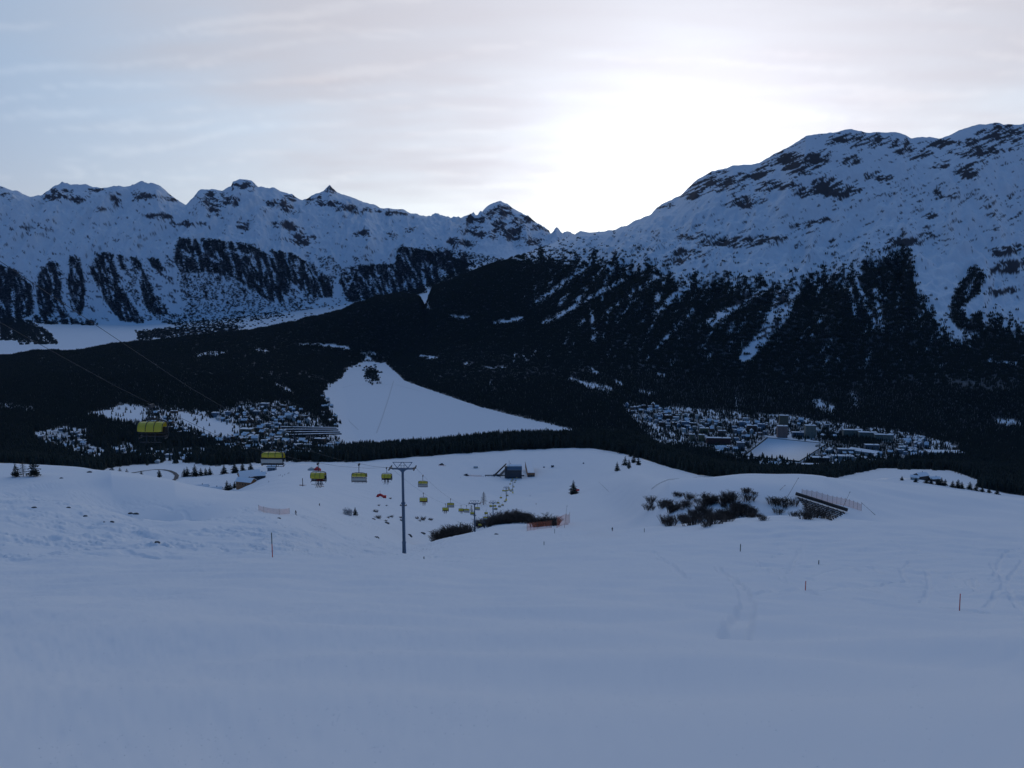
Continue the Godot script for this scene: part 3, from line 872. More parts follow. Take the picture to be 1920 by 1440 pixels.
func build_lake():
	# the frozen lake, a flat sheet of snow on ice
	var pts := PackedVector2Array()
	for k in range(0, LAKE.size(), 2):
		var q := dir_uv(LAKE[k], LAKE[k + 1])
		var d := -632.0 / q.y
		pts.append(Vector2(q.x * d, -d))
	var st := SurfaceTool.new()
	st.begin(Mesh.PRIMITIVE_TRIANGLES)
	st.set_normal(Vector3.UP)
	st.set_color(SNOW)
	var tri := Geometry2D.triangulate_polygon(pts)
	for k in tri:
		st.add_vertex(Vector3(pts[k].x, -632.0, pts[k].y))
	for tr in [[2.5, 738, 714, 729, 745, 716, 785, 706, 812], [2.0, 632, 730, 660, 722, 700, 720, 745, 722, 790, 734], [2.0, 640, 760, 655, 790, 672, 806]]:
		path_on_lake(tr)
	tag(put(st.commit(), "lake", M.land), "frozen lake under smooth snow between town and forest", "lake", "", "structure")

func path_on_lake(tr: Array):
	# trodden track over the snow of the lake
	var pts := []
	for k in range(1, tr.size(), 2):
		var q := dir_uv(tr[k], tr[k + 1])
		var d := -631.7 / q.y
		pts.append(Vector3(q.x * d, -631.7, -d))
	var st := SurfaceTool.new()
	st.begin(Mesh.PRIMITIVE_TRIANGLES)
	st.set_normal(Vector3.UP)
	for k in pts.size() - 1:
		var dir: Vector3 = (pts[k + 1] - pts[k]).normalized()
		var side: Vector3 = Vector3(-dir.z, 0, dir.x) * tr[0]
		for p in [pts[k] - side, pts[k + 1] + side, pts[k] + side, pts[k] - side, pts[k + 1] - side, pts[k + 1] + side]:
			st.add_vertex(p)
	tag(put(st.commit(), "path", M.trodden), "faint trodden track across the frozen lake", "path", "tracks on the lake", "structure")

# ---------------------------------------------------------------- trees
func far_tree(sides: int, tiers: int, seed_: int) -> ArrayMesh:
	# a small conifer of unit height: ragged skirts of branches round a stem
	var r := RandomNumberGenerator.new()
	r.seed = seed_
	var st := SurfaceTool.new()
	st.begin(Mesh.PRIMITIVE_TRIANGLES)
	for t in tiers:
		var y0 := 0.06 + 0.80 * t / tiers
		var y1 := minf(1.0, y0 + 1.55 / tiers)
		var w := 0.215 * (1.0 - 0.80 * t / tiers)
		for k in sides:
			var a0 := TAU * (k + 0.4 * r.randf()) / sides
			var a1 := TAU * (k + 1.0) / sides + 0.1
			var w0 := w * r.randf_range(0.75, 1.2)
			st.add_vertex(Vector3(0, y1, 0))
			st.add_vertex(Vector3(cos(a1) * w0, y0 + r.randf_range(-0.03, 0.04), sin(a1) * w0))
			st.add_vertex(Vector3(cos(a0) * w0 * 0.9, y0 + r.randf_range(-0.03, 0.04), sin(a0) * w0 * 0.9))
	st.generate_normals()
	return st.commit()

func clump(tree: ArrayMesh, n: int, seed_: int) -> ArrayMesh:
	# a knot of conifers of unit height, for forest that is kilometres away
	var r := RandomNumberGenerator.new()
	r.seed = seed_
	var st := SurfaceTool.new()
	st.begin(Mesh.PRIMITIVE_TRIANGLES)
	for k in n:
		var a := TAU * (k + r.randf()) / n
		var q := r.randf_range(0.18, 0.5)
		var h := r.randf_range(0.65, 1.1)
		st.append_from(tree, 0, Transform3D(Basis(Vector3.UP, r.randf() * TAU).scaled(Vector3(h * 1.15, h, h * 1.15)), Vector3(cos(a) * q, -0.05, sin(a) * q)))
	return st.commit()

func plant(g: Dictionary, m: PackedFloat32Array, gap: float, tall: Vector2, L0: float, L1: float, px0: float, px1: float, edge: float, seed_: int) -> PackedFloat32Array:
	# transforms of the trees that stand on one stretch of land, as rows of a MultiMesh buffer
	var r := RandomNumberGenerator.new()
	r.seed = seed_
	var buf := PackedFloat32Array()
	var cols: int = g.cols
	var pos: PackedVector3Array = g.pos
	var lv: PackedFloat32Array = g.level
	for row in int(g.rows) - 1:
		if lv[row] < L0 or lv[row] >= L1:
			continue
		for c in cols - 1:
			var i := row * cols + c
			var a := pos[i]
			var ab := pos[i + 1] - a
			var ac := pos[i + cols] - a
			var q := pix(a)
			if q.x < px0 or q.x >= px1:
				continue
			var j := edge * (nf.get_noise_2d(a.x / 90.0, a.z / 90.0) * 1.6 + nz.get_noise_2d(a.x / 17.0, a.z / 17.0) * 0.8)
			var dens := read_map(m, q.x + j, q.y + j * 0.5)
			if dens <= 0.0:
				continue
			var nn := nf.get_noise_2d(a.x / 35.0 + 50.0, a.z / 35.0)
			dens *= clampf(1.0 + nn * 0.7, 0.0, 1.6) if dens > 0.7 else clampf(0.6 + nn * 4.5, 0.0, 2.2)
			var cr := ab.cross(ac)
			var area := cr.length()
			var gp := gap * lerpf(0.66, 1.0, smoothstep(0.90, 0.985, absf(cr.y) / area))
			var want := area / (gp * gp) * dens
			var n := int(want + r.randf())
			for k in n:
				var p := a + ab * r.randf() + ac * r.randf()
				var h := r.randf_range(tall.x, tall.y)
				var w := h * r.randf_range(0.85, 1.25)
				var t := r.randf() * TAU
				var cs := cos(t) * w
				var sn := sin(t) * w
				buf.append_array([cs, 0.0, sn, p.x, 0.0, h, 0.0, p.y - 0.3, -sn, 0.0, cs, p.z])
	return buf

func forest(called: String, buf: PackedFloat32Array, mesh: Mesh, label: String, m: Material = M.needle, cat := "forest"):
	var mm := MultiMesh.new()
	mm.transform_format = MultiMesh.TRANSFORM_3D
	mm.mesh = mesh
	mm.instance_count = buf.size() / 12
	mm.buffer = buf
	var o := MultiMeshInstance3D.new()
	o.multimesh = mm
	o.material_override = m
	o.name = numbered(called)
	add_child(o)
	tag(o, label, cat, "", "stuff")

func build_forests():
	var wm := WM
	var nm := NM
	var fm := FM
	var ta := far_tree(6, 5, 1)
	var tb := far_tree(5, 3, 2)
	var tc := clump(far_tree(5, 3, 2), 5, 7)
	forest("forest", plant(LAND.valley, nm, 7.4, Vector2(9, 27), 12.0, 14.2, -420, 2340, 3, 1), ta, "belt of dark conifers below the ski area")
	forest("forest", plant(LAND.valley, wm, 8.0, Vector2(9, 18), 14.2, 17.0, -420, 2340, 9, 2), ta, "dark conifer woods round the lake and the towns")
	forest("forest", plant(LAND.valley, wm, 14.5, Vector2(10, 17), 17.0, 20.4, -420, 1000, 5, 3), tc, "dense forest covering the long hill")
	forest("forest", plant(LAND.valley, wm, 15.0, Vector2(9, 17), 17.0, 20.9, 1000, 2340, 5, 4), tc, "conifer forest on the lower mountain flank")
	forest("forest", plant(LAND.range, fm, 18.0, Vector2(11, 20), 0.5, 4.5, -420, 1160, 4, 5), tc, "forest strips between gullies under the far range")

# ---------------------------------------------------------------- standing things on the land
func ground(x: float, z: float) -> float:
	# height of the land under a point
	var g: Dictionary = LAND.slope
	var d := -z
	var gv: Dictionary = LAND.get("valley", g)
	var u := x / d
	var fc: float = (u - g.us[0]) / (g.us[1] - g.us[0])
	var c := clampi(int(fc), 0, int(g.cols) - 2)
	if d > -g.pos[(g.rows - 1) * g.cols + c].z:
		g = gv
		fc = (u - g.us[0]) / (g.us[1] - g.us[0])
		c = clampi(int(fc), 0, int(g.cols) - 2)
	return lerpf(column_height(g, c, d), column_height(g, c + 1, d), clampf(fc - c, 0.0, 1.0))

func column_height(g: Dictionary, c: int, d: float) -> float:
	var cols: int = g.cols
	var pos: PackedVector3Array = g.pos
	var lo := 0
	var hi := int(g.rows) - 1
	while hi - lo > 1:
		var mid := (lo + hi) / 2
		if -pos[mid * cols + c].z < d:
			lo = mid
		else:
			hi = mid
	var a := pos[lo * cols + c]
	var b := pos[hi * cols + c]
	return lerpf(a.y, b.y, clampf((d + a.z) / (a.z - b.z), 0.0, 1.0))

func hit(px: float, py: float, from := 0.0) -> Vector3:
	# the first place on the land, past a distance, that shows at a point of the photograph
	var q := dir_uv(px, py)
	for key in ["slope", "valley"]:
		if not LAND.has(key):
			continue
		var g: Dictionary = LAND[key]
		var cols: int = g.cols
		var pos: PackedVector3Array = g.pos
		var c := clampi(int(round((q.x - g.us[0]) / (g.us[1] - g.us[0]))), 0, cols - 1)
		for r in int(g.rows):
			var p := pos[r * cols + c]
			if -p.z > from and p.y / -p.z >= q.y:
				var d := -p.z
				if r > 0:
					var o := pos[(r - 1) * cols + c]
					var e0 := o.y - q.y * -o.z
					var e1 := p.y - q.y * -p.z
					d = lerpf(-o.z, -p.z, clampf(e0 / (e0 - e1), 0.0, 1.0)) if e0 < 0.0 else d
				var x := q.x * d
				return Vector3(x, ground(x, -d), -d)
	return at(px, py, 3000)

func on_land(px: float, py: float, d: float) -> Vector3:
	var p := at(px, py, d)
	p.y = ground(p.x, p.z)
	return p

# ---------------------------------------------------------------- shapes
func tool() -> SurfaceTool:
	var st := SurfaceTool.new()
	st.begin(Mesh.PRIMITIVE_TRIANGLES)
	return st

func quad(st: SurfaceTool, a: Vector3, b: Vector3, c: Vector3, d: Vector3):
	for p in [a, b, c, a, c, d]:
		st.add_vertex(p)

func box(st: SurfaceTool, mid: Vector3, size: Vector3, turn := Basis.IDENTITY):
	st.set_smooth_group(-1)
	var h := size * 0.5
	var v := []
	for k in 8:
		v.append(mid + turn * Vector3(h.x if k & 1 else -h.x, h.y if k & 2 else -h.y, h.z if k & 4 else -h.z))
	for f in [[1, 3, 2, 0], [4, 6, 7, 5], [0, 2, 6, 4], [5, 7, 3, 1], [3, 7, 6, 2], [5, 1, 0, 4]]:
		quad(st, v[f[0]], v[f[1]], v[f[2]], v[f[3]])

func tube(st: SurfaceTool, pts: Array, radii: Array, sides := 8, caps := true):
	# a round bar through points
	st.set_smooth_group(0 if sides > 5 else -1)
	var rings := []
	for k in pts.size():
		var dir: Vector3 = (pts[mini(k + 1, pts.size() - 1)] - pts[maxi(k - 1, 0)]).normalized()
		var side := dir.cross(Vector3.UP if absf(dir.y) < 0.95 else Vector3.RIGHT).normalized()
		var up := side.cross(dir)
		var ring := []
		for j in sides:
			var a := TAU * j / sides
			ring.append(pts[k] + (side * cos(a) + up * sin(a)) * radii[mini(k, radii.size() - 1)])
		rings.append(ring)
	for k in pts.size() - 1:
		for j in sides:
			var n := (j + 1) % sides
			quad(st, rings[k][j], rings[k][n], rings[k + 1][n], rings[k + 1][j])
	if caps:
		st.set_smooth_group(-1)
		for j in range(1, sides - 1):
			for p in [rings[0][0], rings[0][j + 1], rings[0][j]]:
				st.add_vertex(p)
			for p in [rings[-1][0], rings[-1][j], rings[-1][j + 1]]:
				st.add_vertex(p)

func done(st: SurfaceTool) -> ArrayMesh:
	st.generate_normals()
	return st.commit()

func base(called: String, where: Vector3, turn := 0.0) -> Node3D:
	var o := Node3D.new()
	o.name = numbered(called)
	add_child(o)
	o.position = where
	o.rotation.y = turn
	return o

func copy(o: Node3D, called: String, where: Vector3, turn := 0.0) -> Node3D:
	var c: Node3D = o.duplicate()
	c.name = numbered(called)
	add_child(c)
	c.position = where
	c.rotation.y = turn
	return c

# ---------------------------------------------------------------- the chair lift
const LIFT_D := [201.0, 441.0, 531.0, 638.0, 937.0, 1222.0]
const LIFT_PY := [876.0, 943.0, 978.0, 942.0, 914.0, 900.0]
var rope_d := PackedFloat32Array()
var rope_h := PackedFloat32Array()

func lift_x(d: float, side: float) -> float:
	# the line of the lift runs straight away, some 33 m to one side of the camera; its two ropes lie 3.1 m either side
	return dir_uv(1002, 930).x * d - 33.0 + side * 3.1

func rope_y(d: float) -> float:
	var k := 0
	while k < rope_d.size() - 2 and d > rope_d[k + 1]:
		k += 1
	var a := rope_d[k]
	var b := rope_d[k + 1]
	var t := (d - a) / (b - a)
	if k == 0:
		var q := b - d
		return rope_h[1] + 0.225 * q + 0.00048 * q * q + 0.08 * maxf(0.0, 93.0 - d)
	var sag := (b - a) * (b - a) * 0.000085
	return lerpf(rope_h[k], rope_h[k + 1], t) - 4.0 * sag * t * (1.0 - t)

func build_ropeway():
	rope_d = PackedFloat32Array([-60.0])
	rope_h = PackedFloat32Array([32.0])
	for k in LIFT_D.size():
		rope_d.append(LIFT_D[k])
		rope_h.append(dir_uv(950, LIFT_PY[k]).y * LIFT_D[k])
	rope_d.append(1362.0)
	rope_h.append(dir_uv(965, 892).y * 1362.0)
	# towers
	for k in LIFT_D.size():
		var d: float = LIFT_D[k]
		var x := lift_x(d, 0.0)
		var gy := ground(x, -d)
		var top := rope_y(d)
		var hgt := clampf(top - gy, 9.0, 24.0)
		var o := make_tower(hgt)
		o.position = Vector3(x, top - hgt, -d)
		var say: String = ["tall blue-grey lift tower standing alone on the open slope", "lift tower standing on the snow crest among dark bushes", "lift tower sunk in the hollow with only its head showing", "lift tower behind the bushy knoll", "lift tower with yellow padded foot on the lower piste", "lift tower with yellow padded foot in front of the lift station"][k]
		tag(o, say, "lift tower", "towers of the chair lift")
		if k > 3:
			var pad := tool()
			tube(pad, [Vector3(0, -0.3, 0), Vector3(0, 2.6, 0)], [1.0, 0.9], 10)
			put(done(pad), "padding", M.yellow, o)
	# ropes
	for side in [-1.0, 1.0]:
		var st := tool()
		var pts := []
		for k in rope_d.size() - 1:
			for j in 10:
				var d := lerpf(rope_d[k], rope_d[k + 1], j / 10.0)
				pts.append(Vector3(lift_x(d, side), rope_y(d), -d))
		pts.append(Vector3(lift_x(1362, side), rope_y(1362), -1362))
		tube(st, pts, [0.018], 5)
		tag(put(done(st), "haul_rope", M.steel), "thin steel haul rope carrying the " + ("uphill chairs with riders" if side < 0 else "empty downhill chairs"), "rope")
	# chairs: those going up face the camera, those going down turn their backs
	var proto := make_chair()
	var up := [76.5, 134.0, 196.0, 260.0, 324.0, 393.0, 465.0]
	var dn := [92.0, 137.0, 215.0, 285.0, 352.0, 420.0, 487.0]
	while up[-1] < 1290.0:
		up.append(up[-1] + 66.0)
		dn.append(dn[-1] + 66.0)
	var first := true
	for line in [[up, -1.0], [dn, 1.0]]:
		for k in line[0].size():
			var d: float = line[0][k]
			var p := Vector3(lift_x(d, line[1]), rope_y(d), -d)
			var o: Node3D = proto
			if first:
				o.position = p
				o.name = numbered("lift_chair")
			else:
				o = copy(proto, "lift_chair", p)
			o.rotation.y = atan2(-dir_uv(1002, 930).x, 1.0) + (0.0 if line[1] < 0 else PI)
			first = false
			if line[1] < 0.0:
				tag(o, "six-seat lift chair with yellow bubble riding uphill, its front showing", "lift chair", "chairs on the uphill rope")
				if d > 100.0 and d < 420.0:
					for s in ([-0.35, 0.35] if k % 2 == 0 else [0.0, 0.55]):
						var man := figure("sit", k)
						man.position = p + Vector3(s, -3.05, 0.15)
						tag(man, "skier sitting on an uphill lift chair with skis dangling", "person", "riders on the uphill chairs")
			else:
				tag(o, "empty lift chair with yellow bubble riding downhill, its back showing", "lift chair", "chairs on the downhill rope")

func make_tower(h: float) -> Node3D:
	# origin at the foot, rope height at h
	var o := base("lift_tower", Vector3.ZERO)
	o.rotation.y = atan2(-dir_uv(1002, 930).x, 1.0)
	var st := tool()
	tube(st, [Vector3(0, -4.0, 0), Vector3(0, 0.25, 0), Vector3(0, 0.3, 0)], [0.85, 0.85, 0.6], 12)
	put(done(st), "foundation", M.concrete, o)
	st = tool()
	tube(st, [Vector3(0, 0.2, 0), Vector3(0, h * 0.16, 0)], [0.52, 0.47], 14)
	tube(st, [Vector3(0, h * 0.16, 0), Vector3(0, h * 0.60, 0)], [0.42, 0.40], 14)
	tube(st, [Vector3(0, h * 0.60, 0), Vector3(0, h - 0.9, 0)], [0.34, 0.31], 14)
	put(done(st), "shaft", M.tower, o)
	for y in [0.16, 0.60]:
		st = tool()
		tube(st, [Vector3(0, h * y - 0.25, 0), Vector3(0, h * y + 0.12, 0), Vector3(0, h * y + 0.35, 0)], [0.52, 0.54, 0.40], 14)
		put(done(st), "flange", M.tower, o)
	for s in [-1.0, 1.0]:
		st = tool()
		box(st, Vector3(s * 0.62, h * 0.575, 0), Vector3(0.5, 0.10, 0.6))
		box(st, Vector3(s * 0.75, h * 0.575 + 0.15, 0), Vector3(0.12, 0.3, 0.3))
		put(done(st), "work_platform", M.dark_steel, o)
	st = tool()
	box(st, Vector3(0, h - 0.38, 0), Vector3(5.4, 0.36, 0.42))
	for s in [-1.0, 1.0]:
		# the gusset that widens from the shaft into the arm
		for j in 6:
			var x0: float = s * 1.3 * pow(j / 6.0, 1.0)
			var hh: float = 0.85 * pow(1.0 - j / 6.0, 2.0) + 0.02
			box(st, Vector3(x0 + s * 0.11, h - 0.56 - hh * 0.5, 0), Vector3(0.225, hh, 0.36))
	put(done(st), "crossarm", M.tower, o)
	for s in [-1.0, 1.0]:
		st = tool()
		var tilt := Basis(Vector3(0, 0, 1), s * 0.16)
		box(st, Vector3(s * 2.95, h - 0.22, 0), Vector3(0.85, 0.26, 0.5), tilt)
		box(st, Vector3(s * 3.1, h - 0.12, 0), Vector3(0.16, 0.22, 4.6))
		for j in 8:
			tube(st, [Vector3(s * 3.0, h - 0.2, -2.1 + j * 0.6), Vector3(s * 3.2, h - 0.2, -2.1 + j * 0.6)], [0.22], 10)
		put(done(st), "sheave_train", M.dark_steel, o)
	st = tool()
	var T := h + 1.25
	for seg in [[-2.5, T, 2.5, T], [-2.4, T, -1.35, h - 0.2], [-1.35, h - 0.2, -0.15, T], [0.15, T, 1.35, h - 0.2], [1.35, h - 0.2, 2.4, T]]:
		tube(st, [Vector3(seg[0], seg[1], 0), Vector3(seg[2], seg[3], 0)], [0.085], 6)
	put(done(st), "lifting_frame", M.tower, o)
	st = tool()
	for s in [-1.0, 1.0]:
		tube(st, [Vector3(s * 0.25, h - 0.2, 0.3), Vector3(s * 0.25, h + 0.75, 0.3)], [0.03], 5)
		tube(st, [Vector3(s * 0.55, h - 0.2, 0.3), Vector3(s * 0.55, h + 0.75, 0.3)], [0.03], 5)
	tube(st, [Vector3(-0.75, h + 0.45, 0.3), Vector3(0.75, h + 0.45, 0.3)], [0.03], 5)
	put(done(st), "railing", M.dark_steel, o)
	st = tool()
	for j in int(h / 0.5) - 3:
		box(st, Vector3(0, 1.0 + j * 0.5, 0.52), Vector3(0.34, 0.04, 0.04))
	for s in [-0.17, 0.17]:
		box(st, Vector3(s, h * 0.5 - 0.2, 0.52), Vector3(0.04, h - 2.2, 0.05))
	put(done(st), "ladder", M.dark_steel, o)
	return o

func make_chair() -> Node3D:
	# origin at the grip on the rope, the front towards +z
	var o := Node3D.new()
	o.name = "lift_chair_model"
	add_child(o)
	var st := tool()
	box(st, Vector3(0, -0.08, 0), Vector3(0.22, 0.3, 0.75))
	for s in [-0.3, 0.3]:
		tube(st, [Vector3(-0.12, -0.05, s), Vector3(0.12, -0.05, s)], [0.13], 8)
	put(done(st), "grip", M.dark_steel, o)
	st = tool()
	tube(st, [Vector3(0, -0.1, 0), Vector3(0.03, -0.7, -0.12), Vector3(0, -1.45, -0.25)], [0.07, 0.06, 0.06], 8)
	tube(st, [Vector3(-1.05, -1.55, -0.25), Vector3(-0.6, -1.45, -0.25), Vector3(0.6, -1.45, -0.25), Vector3(1.05, -1.55, -0.25)], [0.06], 6)
	put(done(st), "hanger", M.dark_steel, o)
	# the safety frame: two hoops from the crossbar down to the seat
	for s in [-1.0, 1.0]:
		st = tool()
		tube(st, [Vector3(s * 1.05, -1.55, -0.25), Vector3(s * 1.24, -1.75, -0.3), Vector3(s * 1.26, -2.9, -0.42), Vector3(s * 1.24, -3.15, -0.2), Vector3(s * 1.24, -3.15, 0.35)], [0.05], 6)
		put(done(st), "side_frame", M.dark_steel, o)
	# bubble: a bent shell of yellow acrylic over the riders
	st = tool()
	var prof := [Vector2(-0.42, -2.12), Vector2(-0.46, -1.84), Vector2(-0.30, -1.64), Vector2(0.05, -1.58), Vector2(0.42, -1.72), Vector2(0.66, -2.02), Vector2(0.74, -2.42)]
	st.set_smooth_group(0)
	for t in [0.0, 0.03]:
		for k in prof.size() - 1:
			for j in 8:
				var quad_pts := []
				for c in [[k, j], [k, j + 1], [k + 1, j + 1], [k + 1, j]]:
					var q: Vector2 = prof[c[0]]
					var x: float = (c[1] / 8.0 - 0.5) * 2.0
					var round_ := 1.0 - 0.10 * pow(absf(x), 6.0)
					quad_pts.append(Vector3(x * 1.21, -2.0 + (q.y + 2.0) * round_ - t, q.x * round_))
				quad(st, quad_pts[0], quad_pts[1], quad_pts[2], quad_pts[3])
	var bub := put(done(st), "bubble", M.bubble, o)
	for s in [-1.0, -0.33, 0.33, 1.0]:
		st = tool()
		var pts := []
		for q in prof:
			pts.append(Vector3(s * 1.19, q.y + 0.03, q.x * 1.03))
		tube(st, pts, [0.028], 5)
		put(done(st), "bubble_rib", M.dark_steel, bub)
	st = tool()
	box(st, Vector3(0, -2.98, -0.05), Vector3(2.4, 0.12, 0.55))
	put(done(st), "seat", M.seat, o)
	for j in 6:
		st = tool()
		box(st, Vector3(-1.0 + j * 0.4, -2.55, -0.40), Vector3(0.36, 0.72, 0.10), Basis(Vector3.RIGHT, -0.2))
		put(done(st), "backrest", M.seat, o)
	st = tool()
	box(st, Vector3(0, -2.56, -0.50), Vector3(2.44, 0.46, 0.05), Basis(Vector3.RIGHT, -0.2))
	put(done(st), "back_shell", M.shell, o)
	st = tool()
	tube(st, [Vector3(-1.05, -3.45, 0.62), Vector3(1.05, -3.45, 0.62)], [0.035], 6)
	tube(st, [Vector3(-0.4, -2.62, 0.42), Vector3(-0.4, -3.45, 0.62)], [0.03], 6)
	tube(st, [Vector3(0.4, -2.62, 0.42), Vector3(0.4, -3.45, 0.62)], [0.03], 6)
	tube(st, [Vector3(-1.24, -2.62, 0.36), Vector3(1.24, -2.62, 0.36)], [0.035], 6)
	put(done(st), "footrest", M.dark_steel, o)
	return o

# ---------------------------------------------------------------- people: one continuous skin round a skeleton
var figures := {}

func figure(pose: String, tint: int) -> Node3D:
	var key := "%s%d" % [pose, tint % 4]
	if not figures.has(key):
		figures[key] = body_mesh(pose, tint % 4)
	var o := base("person", Vector3.ZERO)
	put(figures[key], "body", M.skin, o)
	if pose != "stand":
		for s in [-1.0, 1.0]:
			var st := tool()
			if pose == "sit":
				box(st, Vector3(s * 0.13, -0.52, 0.62), Vector3(0.08, 0.03, 1.7), Basis(Vector3.RIGHT, 0.25))
			else:
				box(st, Vector3(s * 0.13, 0.02, 0.1), Vector3(0.09, 0.03, 1.7))
			put(done(st), "ski", M.dark_steel, o)
	return o

var skins := {}

func body_mesh(pose: String, tint: int) -> ArrayMesh:
	if not skins.has(pose):
		skins[pose] = body_shape(pose)
	var P: PackedVector3Array = skins[pose][0]
	var Q: PackedInt32Array = skins[pose][1]
	var cloth: Array = [[Color(0.05, 0.06, 0.12), Color(0.02, 0.02, 0.03)], [Color(0.25, 0.04, 0.03), Color(0.03, 0.03, 0.04)], [Color(0.03, 0.03, 0.03), Color(0.05, 0.05, 0.08)], [Color(0.30, 0.12, 0.03), Color(0.02, 0.02, 0.03)]][tint]
	var waist := 0.16 if pose == "sit" else 0.86
	var neck := 0.66 if pose == "sit" else (1.40 if pose == "ski" else 1.50)
	var st := tool()
	st.set_smooth_group(0)
	for k in Q:
		var p := P[k]
		var col: Color = cloth[1] if p.y < waist else cloth[0]
		if p.y > neck:
			col = Color(0.35, 0.22, 0.16) if p.z > 0.09 and p.y < neck + 0.16 else Color(0.04, 0.04, 0.05)
		st.set_color(col)
		st.add_vertex(p)
	st.index()
	st.generate_normals()
	return st.commit()

func body_shape(pose: String) -> Array:
	# skeleton as tapered bones [from, to, radius, radius]; y is up, the face towards +z
	var b := []
	if pose == "sit":
		b = [[Vector3(0, 0.12, -0.1), Vector3(0, 0.55, -0.14), 0.17, 0.19], [Vector3(0, 0.58, -0.13), Vector3(0, 0.72, -0.10), 0.08, 0.07], [Vector3(0, 0.82, -0.08), Vector3(0, 0.87, -0.09), 0.115, 0.12]]
		for s in [-1.0, 1.0]:
			b += [[Vector3(s * 0.1, 0.1, -0.06), Vector3(s * 0.13, 0.08, 0.36), 0.105, 0.08], [Vector3(s * 0.13, 0.08, 0.36), Vector3(s * 0.13, -0.36, 0.42), 0.078, 0.06], [Vector3(s * 0.13, -0.44, 0.40), Vector3(s * 0.13, -0.46, 0.58), 0.075, 0.06],
				[Vector3(s * 0.19, 0.54, -0.13), Vector3(s * 0.27, 0.30, -0.02), 0.075, 0.06], [Vector3(s * 0.27, 0.30, -0.02), Vector3(s * 0.16, 0.22, 0.22), 0.058, 0.05], [Vector3(s * 0.16, 0.22, 0.22), Vector3(s * 0.13, 0.22, 0.30), 0.055, 0.045]]
	else:
		var c := 0.12 if pose == "ski" else 0.0
		b = [[Vector3(0, 0.92 - c, -c), Vector3(0, 1.38 - c, c * 0.6), 0.16, 0.19], [Vector3(0, 1.42 - c, c * 0.8), Vector3(0, 1.54 - c, c), 0.08, 0.065], [Vector3(0, 1.63 - c, c + 0.02), Vector3(0, 1.68 - c, c + 0.01), 0.11, 0.118]]
		for s in [-1.0, 1.0]:
			b += [[Vector3(s * 0.09, 0.90 - c, -c), Vector3(s * 0.12, 0.50 - c * 0.4, c * 0.9), 0.11, 0.08], [Vector3(s * 0.12, 0.50 - c * 0.4, c * 0.9), Vector3(s * 0.13, 0.12, -0.02), 0.078, 0.06], [Vector3(s * 0.13, 0.08, -0.03), Vector3(s * 0.13, 0.06, 0.15), 0.075, 0.06],
				[Vector3(s * 0.20, 1.36 - c, c * 0.5), Vector3(s * 0.29, 1.08 - c, c * 0.5), 0.075, 0.06], [Vector3(s * 0.29, 1.08 - c, c * 0.5), Vector3(s * 0.27, 0.86 - c * 0.3, c + 0.12), 0.058, 0.048], [Vector3(s * 0.27, 0.86 - c * 0.3, c + 0.12), Vector3(s * 0.26, 0.80 - c * 0.3, c + 0.17), 0.055, 0.045]]
	var lo := Vector3.ONE * 9.0
	var hi := -lo
	for k in b:
		for e in [k[0], k[1]]:
			lo = lo.min(e)
			hi = hi.max(e)
	var cell := 0.05
	lo -= Vector3.ONE * 0.3
	var n := Vector3i(((hi + Vector3.ONE * 0.3 - lo) / cell).ceil())
	var f := PackedFloat32Array()
	f.resize((n.x + 1) * (n.y + 1) * (n.z + 1))
	var w := n.x + 1
	var wh := w * (n.y + 1)
	for z in n.z + 1:
		for y in n.y + 1:
			for x in w:
				var p := lo + Vector3(x, y, z) * cell
				var v := 9.0
				for k in b:
					var ab: Vector3 = k[1] - k[0]
					var t := clampf((p - k[0]).dot(ab) / ab.length_squared(), 0.0, 1.0)
					var q := p.distance_to(k[0] + ab * t) - lerpf(k[2], k[3], t)
					var hm := maxf(0.05 - absf(v - q), 0.0) / 0.05
					v = minf(v, q) - hm * hm * 0.0125
				f[z * wh + y * w + x] = v
	var ids := {}
	var P := PackedVector3Array()
	for z in n.z:
		for y in n.y:
			for x in n.x:
				var i := z * wh + y * w + x
				var sum := Vector3.ZERO
				var cnt := 0
				for e in [[0, 1], [0, w], [0, wh], [1, 1 + w], [1, 1 + wh], [w, w + 1], [w, w + wh], [wh, wh + 1], [wh, wh + w], [1 + w, 1 + w + wh], [1 + wh, 1 + w + wh], [w + wh, 1 + w + wh]]:
					var a: float = f[i + e[0]]
					var c2: float = f[i + e[1]]
					if (a < 0.0) != (c2 < 0.0):
						var t := a / (a - c2)
						sum += corner(e[0], w, wh).lerp(corner(e[1], w, wh), t)
						cnt += 1
				if cnt > 0:
					ids[i] = P.size()
					var p := lo + (Vector3(x, y, z) + sum / cnt) * cell
					P.append(p)
	var Q := PackedInt32Array()
	for i in ids:
		for ax in [[1, w, wh], [w, wh, 1], [wh, 1, w]]:
			var a := f[i] < 0.0
			if a == (f[i + ax[0]] < 0.0) or not (ids.has(i - ax[1]) and ids.has(i - ax[2]) and ids.has(i - ax[1] - ax[2])):
				continue
			var q := [ids[i], ids[i - ax[1]], ids[i - ax[1] - ax[2]], ids[i - ax[2]]]
			if not a:
				q.reverse()
			for k in [0, 1, 2, 0, 2, 3]:
				Q.append(q[k])
	return [P, Q]

func corner(off: int, w: int, wh: int) -> Vector3:
	return Vector3(off % w, (off % wh) / w, off / wh)

# ---------------------------------------------------------------- trees and bushes that can be told apart
var pines := []
var larches := []
var bushes := []

